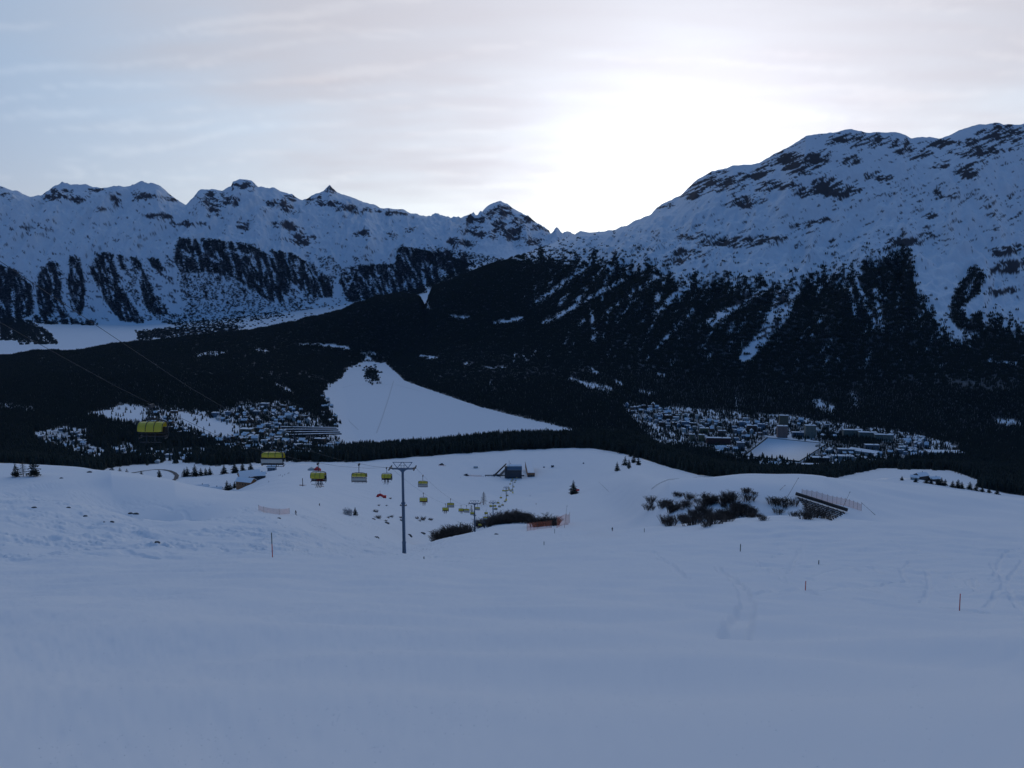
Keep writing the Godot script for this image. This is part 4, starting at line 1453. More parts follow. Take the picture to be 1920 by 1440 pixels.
func pine_crown(seed_: int, plump: float) -> ArrayMesh:
	# boughs in whorls, each a drooping spray of small leaf-shaped faces; unit height
	var r := RandomNumberGenerator.new()
	r.seed = seed_
	var st := tool()
	st.set_smooth_group(-1)
	var y := 0.10
	while y < 0.97:
		var reach := plump * pow(1.0 - y, 0.75) * r.randf_range(0.8, 1.15)
		var n := 5 + int(4.0 * (1.0 - y))
		for k in n:
			var a := TAU * (k + r.randf() * 0.8) / n
			var dir := Vector3(cos(a), r.randf_range(-0.25, 0.12), sin(a))
			var root := Vector3(0, y + r.randf_range(-0.02, 0.02), 0)
			var tip := root + dir * reach * r.randf_range(0.7, 1.2)
			var side := dir.cross(Vector3.UP).normalized()
			for j in 4:
				var c := root.lerp(tip, 0.25 + 0.25 * j)
				var w := reach * (0.42 - 0.07 * j)
				var tw := side.rotated(dir.normalized(), r.randf_range(-0.9, 0.9)) * w
				var back := root.lerp(tip, 0.02 + 0.22 * j) + Vector3(0, 0.018, 0)
				st.add_vertex(back)
				st.add_vertex(c + tw - Vector3(0, 0.012, 0))
				st.add_vertex(c + (tip - root) * 0.16)
				st.add_vertex(back)
				st.add_vertex(c + (tip - root) * 0.16)
				st.add_vertex(c - tw - Vector3(0, 0.012, 0))
		y += r.randf_range(0.055, 0.085)
	return done(st)

func larch_crown(seed_: int) -> ArrayMesh:
	# a bare winter larch: thin boughs with side twigs; unit height
	var r := RandomNumberGenerator.new()
	r.seed = seed_
	var st := tool()
	var y := 0.14
	while y < 0.97:
		var reach := 0.26 * pow(1.0 - y, 0.7) * r.randf_range(0.7, 1.2)
		for k in 5:
			var a := TAU * (k + r.randf()) / 5.0
			var dir := Vector3(cos(a), r.randf_range(-0.15, 0.25), sin(a))
			var root := Vector3(0, y + r.randf_range(-0.02, 0.02), 0)
			var tip := root + dir * reach
			tube(st, [root, root.lerp(tip, 0.5) - Vector3(0, 0.008, 0), tip], [0.006, 0.0045, 0.002], 3, false)
			for j in 4:
				var c := root.lerp(tip, 0.3 + 0.18 * j)
				var t := dir.rotated(Vector3.UP, 0.8 if j % 2 == 0 else -0.8) * reach * 0.35 + Vector3(0, r.randf_range(-0.02, 0.0), 0)
				tube(st, [c, c + t], [0.0035, 0.0015], 3, false)
		y += r.randf_range(0.035, 0.055)
	return done(st)

func bush_mesh(seed_: int) -> ArrayMesh:
	# a thicket of bare stems that fan out and fork; unit height
	var r := RandomNumberGenerator.new()
	r.seed = seed_
	var st := tool()
	for k in 46:
		var a := r.randf() * TAU
		var foot := Vector3(cos(a), 0, sin(a)) * r.randf() * 0.55
		var lean := Vector3(cos(a) * r.randf_range(0.0, 0.7), 1.0, sin(a) * r.randf_range(0.0, 0.7)) * r.randf_range(0.55, 1.0)
		var tip := foot + lean
		tube(st, [foot - Vector3(0, 0.15, 0), foot.lerp(tip, 0.5) + Vector3(r.randf() - 0.5, 0, r.randf() - 0.5) * 0.08, tip], [0.022, 0.016, 0.006], 3, false)
		for j in 6:
			var c := foot.lerp(tip, r.randf_range(0.3, 0.95))
			var t := Vector3(r.randf() - 0.5, r.randf_range(0.15, 0.5), r.randf() - 0.5) * 0.5
			tube(st, [c, c + t], [0.012, 0.005], 3, false)
	return done(st)

func trunk_mesh() -> ArrayMesh:
	var st := tool()
	tube(st, [Vector3(0, -0.06, 0), Vector3(0, 0.12, 0), Vector3(0.004, 0.6, 0), Vector3(0, 0.98, 0)], [0.022, 0.018, 0.010, 0.002], 6, false)
	return done(st)

func tree_at(called: String, p: Vector3, h: float, crown: Mesh, m: Material, label: String, group := "", fat := 1.0) -> Node3D:
	var o := base(called, p, rng.randf() * TAU)
	var t := put(trunk, "trunk", M.bark, o)
	t.scale = Vector3(h, h, h)
	var c := put(crown, "crown", m, o)
	c.scale = Vector3(h * fat, h, h * fat)
	tag(o, label, "tree", group)
	return o

var trunk: ArrayMesh

func build_ski_area():
	rng.seed = 77
	trunk = trunk_mesh()
	for k in 4:
		pines.append(pine_crown(10 + k, 0.26))
	for k in 2:
		larches.append(larch_crown(30 + k))
	for k in 4:
		bushes.append(bush_mesh(50 + k))
	# trees one by one: [px, py of the foot, height in metres, kind, label]
	for t in [[907, 947, 15.0, 1, "bare larch standing alone beside the lift line"], [1075, 927, 18.0, 0, "ragged stone pine standing alone on the piste beside a red board"], [884, 962, 8.0, 1, "small bare tree close behind the lift tower on the crest"],
			[666, 966, 5.0, 0, "small dark spruce next to a frosted bush on the left piste edge".replace("left ", "")], [30, 894, 6.5, 0, "rounded dark pine beside the two bare trees on the snow crest"], [44, 893, 7.5, 1, "bare bushy tree between two pines on the snow crest"], [64, 893, 9.0, 0, "tall spreading pine on the snow crest, beside a bare tree"]]:
		var p := hit(t[0], t[1])
		tree_at("larch_tree" if t[3] == 1 else "pine_tree", p, t[2], larches[0] if t[3] == 1 else pines[0], M.larch if t[3] == 1 else M.needle, t[4], "", 1.25)
	for t in [[265, 891, 14], [299, 897, 16], [366, 895, 22], [377, 893, 15], [386, 894, 14], [394, 893, 15], [210, 886, 20], [225, 888, 18], [238, 889, 16], [345, 876, 16], [350, 870, 18], [420, 880, 18], [440, 878, 20], [455, 882, 18], [470, 880, 16], [425, 900, 15], [432, 915, 10], [440, 912, 10]]:
		tree_at("pine_tree", on_land(t[0], t[1], 1400 if t[1] < 899 else 1100), t[2], pines[int(t[0]) % 4], M.needle, "dark pine near the hairpin road", "pines round the hairpin road", 1.5)
	for t in [[1157, 883, 15], [1172, 873, 17], [1179, 879, 16], [1188, 868, 16], [1192, 858, 18], [1197, 872, 15], [1182, 856, 14]]:
		tree_at("pine_tree", hit(t[0], t[1]), t[2], pines[int(t[0]) % 4], M.needle, "dark pine at the edge of the upper forest beside the open piste", "pines at the piste edge", 1.3)
	for t in [[1690, 913, 9], [1716, 917, 10], [1736, 920, 13], [1745, 918, 12], [1757, 921, 13], [1764, 920, 16], [1771, 921, 14], [1785, 923, 14], [1795, 923, 18], [1802, 925, 14], [1818, 917, 16], [1830, 918, 14], [1842, 916, 12], [1855, 917, 13], [1870, 918, 12]]:
		tree_at("pine_tree", on_land(t[0], t[1], 1500), t[2], pines[int(t[0]) % 4], M.needle, "dark bushy pine in the row below the farm", "row of pines below the farm", 1.7)
	# the front trees of the belt below the ski area, each on its own
	var r := RandomNumberGenerator.new()
	r.seed = 5
	for k in 230:
		var px := r.randf_range(675, 1215) if k < 170 else r.randf_range(1215, 1560)
		var p := at(px, 850, 1700)
		var g: Dictionary = LAND.valley
		var c := clampi(int(round((dir_uv(px, 845).x - g.us[0]) / (g.us[1] - g.us[0]))), 0, int(g.cols) - 1)
		p = g.pos[(r.randi_range(0, 6) if k % 2 == 0 else r.randi_range(13, 17)) * int(g.cols) + c] + Vector3(r.randf_range(-3, 3), 0, r.randf_range(-6, 6))
		p.y = ground(p.x, p.z)
		tree_at("pine_tree", p, r.randf_range(15, 30), pines[k % 4], M.needle, "dark conifer standing clear in the forest belt behind the ski area", "trees of the forest belt", 1.2)
	# lift station: a barrel-roofed hall over the drive, its mouth towards the rope
	var p := on_land(965, 900, 1378)
	var o := base("lift_station", p, 0.02)
	var st := tool()
	box(st, Vector3(0, 6.0, -9), Vector3(22, 18, 16))
	put(done(st), "wall", M.hall_dark, o)
	st = tool()
	st.set_smooth_group(0)
	var arc := []
	for k in 13:
		var a := PI * k / 12.0
		arc.append(Vector2(-cos(a), sin(a)))
	for k in 12:
		quad(st, Vector3(-12.5, 15.0 + arc[k].y * 8.0, -9 + arc[k].x * 11), Vector3(-12.5, 15.0 + arc[k + 1].y * 8.0, -9 + arc[k + 1].x * 11), Vector3(12.5, 15.0 + arc[k + 1].y * 8.0, -9 + arc[k + 1].x * 11), Vector3(12.5, 15.0 + arc[k].y * 8.0, -9 + arc[k].x * 11))
	st.set_smooth_group(-1)
	for s in [-12.5, 12.5]:
		for k in range(1, 12):
			for q in [arc[0], arc[k], arc[k + 1]]:
				st.add_vertex(Vector3(s, 15.0 + q.y * 8.0, -9 + q.x * 11))
	put(done(st), "hood", M.hall, o)
	st = tool()
	st.set_smooth_group(0)
	for k in range(4, 9):
		quad(st, Vector3(-12.6, 15.5 + arc[k].y * 8.0, -9 + arc[k].x * 11), Vector3(-12.6, 15.5 + arc[k + 1].y * 8.0, -9 + arc[k + 1].x * 11), Vector3(12.6, 15.5 + arc[k + 1].y * 8.0, -9 + arc[k + 1].x * 11), Vector3(12.6, 15.5 + arc[k].y * 8.0, -9 + arc[k].x * 11))
	put(done(st), "roof_snow", M.snow, o)
	st = tool()
	box(st, Vector3(-14.5, 9.0, -7), Vector3(5, 21, 8))
	put(done(st), "control_cabin", M.hall_dark, o)
	st = tool()
	tube(st, [Vector3(-9.5, 6, 1), Vector3(-9.5, 32, 1)], [0.25], 6)
	put(done(st), "mast", M.dark_steel, o)
	for s in [-11.5, 11.5]:
		st = tool()
		box(st, Vector3(s, 6.0, 1.5), Vector3(1.2, 19, 1.2))
		put(done(st), "pillar", M.hall_dark, o)
	tag(o, "grey lift station with rounded snowy hood at the foot of the chair lift", "lift station")
	# the long hall next to it
	p = on_land(996, 900, 1390)
	o = base("storage_hall", p, 0.035)
	st = tool()
	box(st, Vector3(0, 1.5, -42), Vector3(12.5, 11, 84))
	put(done(st), "wall", M.plank, o)
	st = tool()
	box(st, Vector3(0, 7.4, -42), Vector3(12.0, 0.7, 84.5))
	put(done(st), "roof_snow", M.snow, o)
	for k in 3:
		st = tool()
		box(st, Vector3(-4 + k * 4, 1.6, 0.08), Vector3(2.8, 4.2, 0.1))
		put(done(st), "door", M.hall_dark, o)
	tag(o, "long narrow hall with snow-covered roof beside the lift station", "hall")
	# covered conveyors up the nursery slope
	for k in 2:
		var a := on_land(926 + k * 8.5, 868, 1395)
		var b := on_land(948 + k * 7.5, 856, 1500)
		b.y += 4.0
		o = base("conveyor_tunnel", a, atan2(a.x - b.x, a.z - b.z))
		var len := Vector2(b.x - a.x, b.z - a.z).length()
		var tip := Basis(Vector3.RIGHT, atan2(b.y - a.y, len))
		st = tool()
		box(st, tip * Vector3(0, 1.6, -len * 0.5), Vector3(3.2 + k * 1.6, 3.2 + k, len), tip)
		put(done(st), "tunnel", M.hall_dark, o)
		st = tool()
		box(st, tip * Vector3(-0.5, 3.5 + k * 0.5, -len * 0.5), Vector3(2.6 + k * 1.4, 0.4, len), tip)
		put(done(st), "roof_snow", M.snow, o)
		tag(o, ["slim dark conveyor tunnel climbing behind the lift station", "wide dark conveyor tunnel with snow on top behind the lift station"][k], "conveyor")
	# terrace wall with seats
	var wl := on_land(909, 868, 1400)
	var wr := on_land(983, 868, 1400)
	st = tool()
	tube(st, [wl + Vector3(0, 0.6, 0), (wl + wr) * 0.5 + Vector3(0, 0.9, 0), wr + Vector3(0, 0.9, 0)], [1.0], 4)
	tag(put(done(st), "retaining_wall", M.stone), "low dark retaining wall behind the lift station", "wall")
	for k in 4:
		o = base("booth", on_land(957 + k * 4.6, 866, 1406))
		st = tool()
		box(st, Vector3(0, 1.0, 0), Vector3(3.0, 2.0, 2.4))
		put(done(st), "booth", M.hall_dark, o)
		st = tool()
		box(st, Vector3(0, 2.3, 0), Vector3(3.6, 0.6, 3.0))
		put(done(st), "roof_snow", M.snow, o)
		tag(o, "small snow-topped booth on the terrace behind the lift station", "booth", "booths on the terrace")
	for h in [[892, 858, 8, 4, "pale open shelter on the nursery slope", 0], [1036, 864, 5, 4, "small dark hut alone on the upper piste", 1], [1020, 859, 3, 2, "tiny dark box hut near the forest edge", 1], [1094, 862, 2.5, 2, "little dark hut beside the pine trunks", 1]]:
		o = base("hut", on_land(h[0], h[1], 1480))
		st = tool()
		box(st, Vector3(0, h[3] * 0.4, 0), Vector3(h[2], h[3] * 1.1, h[2] * 0.8))
		put(done(st), "wall", M.shell if h[5] == 0 else M.hall_dark, o)
		st = tool()
		box(st, Vector3(0, h[3] * 0.95 + 0.3, 0), Vector3(h[2] * 1.1, 0.6, h[2] * 0.9))
		put(done(st), "roof_snow", M.snow, o)
		tag(o, h[4], "hut")
	groomer(on_land(874, 874, 1390), "dark snow groomer parked beside the nursery fence")
	groomer(on_land(828, 867, 1500), "snow groomer working at the edge of the far piste")
	fence_line([[878, 874], [890, 874], [903, 874]], 1390, 2.5, 6, "orange safety net beside the parked snow groomer", M.net, true)
	fence_line([[822, 868], [836, 866]], 1480, 2.0, 4, "short orange barrier round the second snow groomer", M.net, true)
	# people near the lift station
	r.seed = 9
	var crowd := [[905, 871], [907, 870], [910, 871], [917, 872], [922, 874], [924, 875], [927, 870], [930, 872], [938, 873], [939, 872], [911, 879], [914, 880], [916, 881], [919, 880], [922, 879], [926, 878], [902, 873], [523, 893], [526, 892], [530, 894], [534, 891], [540, 889], [542, 888]]
	for k in crowd.size():
		var man := figure("stand", k)
		man.position = on_land(crowd[k][0], crowd[k][1], 1385) if k < 17 else hit(crowd[k][0], crowd[k][1])
		man.rotation.y = r.randf() * TAU
		tag(man, "skier waiting on the snow near the lift station" if k < 17 else "skier in the small group above the red tents", "person", "skiers near the lift station" if k < 17 else "skiers near the red tents")
	for k in [[994, 930, 0, "skier gliding alone below the lift station"], [1005, 946, 1, "skier standing beside a thin pole on the lower piste"], [863, 896, 2, "skier crossing the piste below the snow groomer"], [1148, 996, 2, "dark figure appearing over the near snow crest"], [555, 966, 2, "skier beyond the short orange net"], [599, 949, 2, "skier standing on the piste above the frosted bush"], [504, 904, 0, "skier beside the chalets"]]:
		var man := figure("ski", k[2])
		man.position = hit(k[0], k[1])
		man.rotation.y = r.randf() * TAU
		tag(man, k[3], "person")
	# red tents, snow gun cover, timber rail
	for k in 2:
		o = base("tent", on_land(584 + k * 11, 885, 1250))
		st = tool()
		var h := 6.0 + k
		for q in 8:
			var a0 := TAU * q / 8.0
			var a1 := TAU * (q + 1) / 8.0
			for v in [Vector3(0, h, 0), Vector3(cos(a1) * 6, 2.4, sin(a1) * 6), Vector3(cos(a0) * 6, 2.4, sin(a0) * 6)]:
				st.add_vertex(v)
			quad(st, Vector3(cos(a0) * 6, 2.4, sin(a0) * 6), Vector3(cos(a1) * 6, 2.4, sin(a1) * 6), Vector3(cos(a1) * 6, -1, sin(a1) * 6), Vector3(cos(a0) * 6, -1, sin(a0) * 6))
		put(done(st), "canvas", M.red if k == 1 else M.shell, o)
		tag(o, ["pale pointed tent on the nursery slope", "red pointed tent on the nursery slope"][k], "tent")
	p = hit(715, 933)
	o = base("snow_gun", p)
	st = tool()
	tube(st, [Vector3(-4.6, 0.3, 0), Vector3(-3.2, 2.2, 0), Vector3(-1.0, 3.0, 0), Vector3(1.2, 1.9, 0), Vector3(2.2, 1.0, 0)], [1.0, 1.5, 1.4, 1.2, 0.8], 10)
	put(done(st), "red_cover", M.red, o)
	st = tool()
	box(st, Vector3(3.2, 1.0, 0), Vector3(3.4, 2.6, 2.4))
	put(done(st), "crash_mat", M.red, o)
	st = tool()
	tube(st, [Vector3(-1.2, 2.0, 0), Vector3(-1.2, 7.5, 0)], [0.15], 6)
	put(done(st), "pole", M.dark_steel, o)
	tag(o, "red padded snow gun with a short pole on the middle piste", "snow gun")
	var ra := hit(562, 911)
	var rb := hit(607, 913)
	st = tool()
	o = base("timber_rail", ra)
	var dv := rb - ra
	tube(st, [Vector3(0, 0.7, 0), dv + Vector3(0, 0.7, 0)], [0.35], 6)
	put(done(st), "rail", M.plank, o)
	st = tool()
	tube(st, [Vector3(2.5, -0.5, 0), Vector3(2.5, 6.5, 0)], [0.3], 6)
	put(done(st), "post", M.dark_steel, o)
	tag(o, "long brown timber rail with one dark post", "barrier")
	build_near_buildings()

func groomer(p: Vector3, label: String):
	var o := base("snow_groomer", p, 0.9)
	var st := tool()
	for s in [-1.9, 1.9]:
		for e in [-2.0, 0.0, 2.0]:
			tube(st, [Vector3(s - 0.6, 0.7, e), Vector3(s + 0.6, 0.7, e)], [0.72], 10)
		box(st, Vector3(s, 0.7, 0), Vector3(1.25, 1.35, 5.0))
	put(done(st), "track", M.seat, o)
	st = tool()
	box(st, Vector3(0, 1.7, -0.6), Vector3(3.2, 1.2, 4.4))
	put(done(st), "body", M.hall_dark, o)
	st = tool()
	box(st, Vector3(0, 3.0, 0.9), Vector3(2.8, 1.8, 2.2))
	put(done(st), "cab", M.glass, o)
	st = tool()
	box(st, Vector3(0, 4.05, 0.8), Vector3(3.0, 0.35, 2.5))
	put(done(st), "roof_snow", M.snow, o)
	st = tool()
	box(st, Vector3(0, 1.0, 3.8), Vector3(5.4, 1.5, 0.4), Basis(Vector3.RIGHT, -0.3))
	put(done(st), "blade", M.steel, o)
	st = tool()
	box(st, Vector3(0, 0.6, -4.0), Vector3(5.2, 0.9, 1.4))
	put(done(st), "tiller", M.dark_steel, o)
	tag(o, label, "snow groomer")

func fence_line(pts: Array, d: float, h: float, posts: int, label: String, m: Material, net: bool, called := "safety_net", cat := "net"):
	# posts with a net or a rope between them, along places of the photograph
	var path := PackedVector3Array()
	for q in pts:
		path.append(on_land(q[0], q[1], d) if d > 0.0 else hit(q[0], q[1]))
	var total := 0.0
	for k in path.size() - 1:
		total += path[k].distance_to(path[k + 1])
	var where := []
	var k := 0
	var gone := 0.0
	for j in posts:
		var want := total * j / (posts - 1)
		while k < path.size() - 2 and gone + path[k].distance_to(path[k + 1]) < want:
			gone += path[k].distance_to(path[k + 1])
			k += 1
		var p := path[k].lerp(path[k + 1], clampf((want - gone) / path[k].distance_to(path[k + 1]), 0.0, 1.0))
		p.y = ground(p.x, p.z)
		where.append(p)
	var o := base(called, where[0])
	var st: SurfaceTool
	for j in posts:
		st = tool()
		tube(st, [where[j] - where[0] - Vector3(0, 0.4, 0), where[j] - where[0] + Vector3(0, h * 1.1, 0)], [0.012 * h + 0.012], 5)
		put(done(st), "post", M.bamboo, o)
	st = tool()
	for j in posts - 1:
		var a: Vector3 = where[j] - where[0]
		var b: Vector3 = where[j + 1] - where[0]
		if net:
			var mid := (a + b) * 0.5
			quad(st, a, a + Vector3(0, h, 0), mid + Vector3(0, h * 0.93, 0), mid)
			quad(st, mid, mid + Vector3(0, h * 0.93, 0), b + Vector3(0, h, 0), b)
		else:
			tube(st, [a + Vector3(0, h * 0.9, 0), b + Vector3(0, h * 0.9, 0)], [0.05], 4, false)
			tube(st, [a + Vector3(0, h * 0.5, 0), b + Vector3(0, h * 0.5, 0)], [0.05], 4, false)
	put(done(st), "netting" if net else "rope", m, o)
	tag(o, label, cat)

func build_near_buildings():
	# chalets behind the snow crest, the hairpin road, the farm
	chalet(on_land(372, 910, 1120), Vector3(26, 7, 12), 0.3, M.stone, "low chalet with wide snowy roof below the hairpin road")
	chalet(on_land(400, 912, 1100), Vector3(22, 6, 10), 0.2, M.plank, "brown chalet with snowy roof next to the bushes")
	chalet(on_land(468, 908, 1080), Vector3(26, 10, 20), 0.5, M.plank, "large chalet with steep snowy roof at the piste edge")
	chalet(on_land(462, 920, 1040), Vector3(22, 7, 12), -0.3, M.plank, "low wooden lodge in front of the large chalet")
	chalet(on_land(488, 912, 1060), Vector3(14, 6, 10), 0.2, M.hall_dark, "dark shed beside the large chalet")
	chalet(on_land(510, 878, 1300), Vector3(12, 6, 10), 0.0, M.hall, "small blue-grey hut at the top of the nursery slope")
	chalet(on_land(1727, 891, 1580), Vector3(24, 9, 16), 0.4, M.timber, "dark wooden barn with snowy roof, biggest of the farm")
	chalet(on_land(1752, 893, 1580), Vector3(20, 6, 10), 0.1, M.timber, "long low farm shed beside the barn")
	chalet(on_land(1715, 897, 1540), Vector3(14, 6, 10), -0.5, M.shell, "pale farmhouse in front of the barn")
	road([[232, 889], [247, 887], [271, 883], [290, 881], [306, 881], [318, 883], [327, 887], [332, 892], [330, 898], [323, 903], [314, 907], [300, 909]], 7.0, "road", "dark cleared hairpin road curving through the snow")

func chalet(p: Vector3, size: Vector3, turn: float, wall: Material, label: String, group := "", cat := "house") -> Node3D:
	# walls with gables, overhanging roof under thick snow, chimney, door and windows
	var o := base("chalet", p, turn)
	var w := size.x * 0.5
	var h := size.y
	var d := size.z * 0.5
	var rise := d * 0.62
	var st := tool()
	st.set_smooth_group(-1)
	for s in [-1.0, 1.0]:
		var e := [Vector3(s * w, -4, d), Vector3(s * w, h, d), Vector3(s * w, h + rise, 0), Vector3(s * w, h, -d), Vector3(s * w, -4, -d)]
		if s > 0:
			e.reverse()
		for k in range(1, 4):
			for q in [e[0], e[k], e[k + 1]]:
				st.add_vertex(q)
		quad(st, Vector3(-w * s, -4, s * d), Vector3(-w * s, h, s * d), Vector3(w * s, h, s * d), Vector3(w * s, -4, s * d))
	put(done(st), "wall", wall, o)
	for s in [-1.0, 1.0]:
		st = tool()
		var len := sqrt(d * d + rise * rise) + 1.2
		var tip := Basis(Vector3.RIGHT, s * atan2(rise, d))
		box(st, Vector3(0, h + rise + 0.15, 0) + tip * Vector3(0, 0, s * len * 0.5), Vector3(size.x + 2.0, 0.3, len), tip)
		var rf := put(done(st), "roof", M.timber, o)
		st = tool()
		box(st, Vector3(0, h + rise + 0.55, 0) + tip * Vector3(0, 0, s * len * 0.5), Vector3(size.x + 2.1, 0.5, len + 0.1), tip)
		put(done(st), "roof_snow", M.snow, rf)
	st = tool()
	box(st, Vector3(w * 0.4, h + rise + 0.4, -d * 0.2), Vector3(1.0, 2.6, 1.0))
	put(done(st), "chimney", M.stone, o)
	for k in int(size.x / 4.0):
		st = tool()
		box(st, Vector3(-w + 2.0 + k * 4.0, h * 0.55, d + 0.03), Vector3(1.4, 1.6, 0.1))
		put(done(st), "window", M.glass, o)
	tag(o, label, cat, group)
	return o

func road(pts: Array, width: float, called: String, label: String):
	var path := []
	for q in pts:
		path.append(land_far(q[0], q[1]))
	var st := tool()
	st.set_smooth_group(0)
	for k in path.size() - 1:
		for j in 6:
			var e := []
			for t in [j / 6.0, (j + 1) / 6.0]:
				var a: Vector3 = path[k].lerp(path[k + 1], t)
				var dir: Vector3 = (path[mini(k + 1 + int(t > 0.5), path.size() - 1)] - path[maxi(k - int(t < 0.5), 0)])
				var side := Vector3(-dir.z, 0, dir.x).normalized() * width * 0.5
				for s in [-1.0, 1.0]:
					var p: Vector3 = a + side * s
					p.y = maxf(ground(p.x, p.z), ground(a.x, a.z)) + 0.6
					e.append(p)
			quad(st, e[0], e[1], e[3], e[2])
	tag(put(done(st), called, M.asphalt), label, "road", "", "structure")

func land_far(px: float, py: float) -> Vector3:
	return hit(px, py, 900.0)

# ---------------------------------------------------------------- on the slope
func build_slope_things():
	rng.seed = 15
	for m in [[511, 1045, 50, 0.0, "tall piste marker pole, dark green above red, on the churned slope", true], [1510, 1107, 19, 0.0, "short red piste marker pole at the groomed edge", false], [1799, 1145, 35, 0.03, "tall dark red piste marker pole at the groomed edge", false], [1388, 1034, 15, 0.0, "thin dark pole on the crest in front of the snow fence", true], [1535, 1058, 8, 0.0, "stub of a pole in the tracked snow", true], [795, 1048, 5, 0.0, "tiny dark stake next to the tall lift tower", true], [1020, 1022, 7, 0.0, "thin stake below the orange nets", true], [1208, 998, 8, 0.0, "thin stake near the bushy mound", true], [1040, 1000, 9, 0.0, "slim stake in front of the orange nets", true]]:
		var p := hit(m[0], m[1])
		var h: float = m[2] * -p.z / FL
		var o := base("marker_pole", p)
		o.rotation.z = m[3]
		var st := tool()
		var w := clampf(0.0006 * -p.z, 0.03, 0.09)
		tube(st, [Vector3(0, -0.4, 0), Vector3(0, h * 0.55, 0)], [w], 8)
		put(done(st), "lower_shaft", M.marker_dark if m[2] < 18 else M.marker_red, o)
		st = tool()
		tube(st, [Vector3(0, h * 0.55, 0), Vector3(0, h, 0)], [w * 1.02, w], 8)
		put(done(st), "upper_shaft", M.marker_dark if m[5] else M.marker_red, o)
		tag(o, m[4], "marker pole")
	# snow-making lances: long thin pipes that lean
	for m in [[1475, 932, 1496, 898, "long snow lance leaning over the upper end of the log fence"], [1579, 952, 1593, 924, "snow lance leaning over the lower end of the log fence"], [1645, 967, 1617, 944, "snow lance leaning the other way beyond the log fence"], [1459, 920, 1471, 911, "short bent lance on the bushy mound"], [1142, 921, 1124, 905, "lance lying slantwise across the open piste"], [1058, 990, 1063, 950, "upright lance among the orange nets"], [1026, 974, 1025, 963, "thin lance rising out of the bushes"]]:
		var p := hit(m[0], m[1])
		var tip := at(m[2], m[3], -p.z + 3.0)
		var st := tool()
		tube(st, [p - Vector3(0, 0.5, 0), tip], [0.10, 0.05], 6)
		var o := base("snow_lance", Vector3.ZERO)
		put(done(st), "pipe", M.bamboo, o)
		st = tool()
		tube(st, [tip, tip + (tip - p).normalized() * 0.6], [0.10, 0.12], 6)
		put(done(st), "nozzle_head", M.dark_steel, o)
		tag(o, m[4], "snow lance")
	fence_line([[485, 957], [497, 962], [518, 965], [543, 963]], 0.0, 1.9, 4, "short orange safety net sagging round a hollow", M.net, true)
	fence_line([[1503, 931], [1530, 935], [1560, 944], [1615, 958]], 0.0, 3.2, 14, "pale orange safety net along the top of the log fence", M.net, true)
	fence_line([[988, 996], [1008, 992], [1034, 990]], 0.0, 4.2, 5, "dark orange net in front of the bushes", M.net, true)
	fence_line([[1044, 990], [1058, 989], [1068, 980]], 0.0, 6.5, 4, "tall orange net with upright poles at the crest", M.net, true)
	fence_line([[1222, 902], [1250, 905], [1290, 905], [1338, 911]], 462.0, 1.0, 34, "long rope fence with many short posts across the piste", M.timber, false, "rope_fence", "fence")
	# the log fence: stacked dark logs stepping down the mound
	var a := hit(1492, 932)
	var o := base("log_fence", a)
	for k in 8:
		var t := k / 7.0
		var st := tool()
		var pts := []
		for e in 7:
			var q := Vector2(lerpf(1492, 1514, t), lerpf(931, 958, t)).lerp(Vector2(lerpf(1589, 1558, t), lerpf(962, 976, t)), e / 6.0)
			pts.append(hit(q.x, q.y) - a + Vector3(0, 1.3 if k == 0 else 0.35, 0))
		tube(st, pts, [0.75 if k == 0 else 0.24], 8)
		put(done(st), "log", M.timber, o)
		for j in 13:
			if k == 0 or rng.randf() < 0.15:
				continue
			st = tool()
			var e: int = j / 2.2
			var q: Vector3 = pts[e].lerp(pts[e + 1], rng.randf())
			tube(st, [q + Vector3(0, 0.5, -0.3), q + Vector3(0.2, -0.3, 0.5)], [0.14], 5)
			put(done(st), "stake", M.timber, o)
	tag(o, "dark log snow fence stepping down the side of the bushy mound", "fence")
	# bushes: bare thickets on the mound and round the lift line
	var groups := [
		["bare alder bush on the snowy mound", "bushes on the mound", 3.4, [[1222, 955], [1232, 950], [1243, 945], [1255, 942], [1266, 938], [1278, 936], [1290, 935], [1300, 940], [1312, 940], [1330, 948], [1342, 944], [1355, 940], [1365, 936], [1378, 932], [1390, 929], [1402, 926], [1408, 924], [1250, 984], [1258, 980], [1272, 976], [1285, 978], [1298, 974], [1308, 970], [1320, 972], [1332, 968], [1340, 976], [1352, 966], [1362, 972], [1372, 964], [1384, 970], [1394, 962], [1404, 966], [1414, 960], [1420, 968], [1428, 972], [1380, 956], [1398, 952], [1300, 985], [1320, 982], [1345, 982], [1450, 944], [1458, 947], [1466, 942], [1470, 962], [1492, 972], [1502, 970], [1514, 972], [1524, 974], [1480, 946], [1486, 946]]],
		["dark bush spilling over the crest near the lift tower", "bushes by the crest tower", 5.5, [[822, 1014], [830, 1012], [838, 1013], [846, 1010], [854, 1008], [862, 1006], [868, 1002], [874, 999], [835, 1016], [848, 1014]]],
		["dark bush on the knoll behind the crest", "bushes on the knoll", 5.0, [[900, 990], [908, 988], [916, 987], [924, 985], [932, 984], [940, 983], [948, 982], [956, 980], [964, 979], [972, 978], [980, 977], [988, 978], [996, 982], [1004, 984], [1012, 986], [1024, 985], [1034, 984], [1042, 984], [930, 978], [950, 974], [970, 970], [985, 972]]],
		["low dark bush along the stream bank", "bushes on the stream bank", 2.6, [[712, 968], [722, 970], [732, 972], [742, 973], [752, 974], [762, 973], [772, 972], [782, 971], [792, 972], [802, 972], [706, 958], [712, 950], [718, 944], [724, 938]]],
	]
	for k in 36:
		var bx := rng.randf_range(1228, 1432)
		groups[0][3].append([bx, rng.randf_range(942, 984) - absf(bx - 1340) * 0.08])
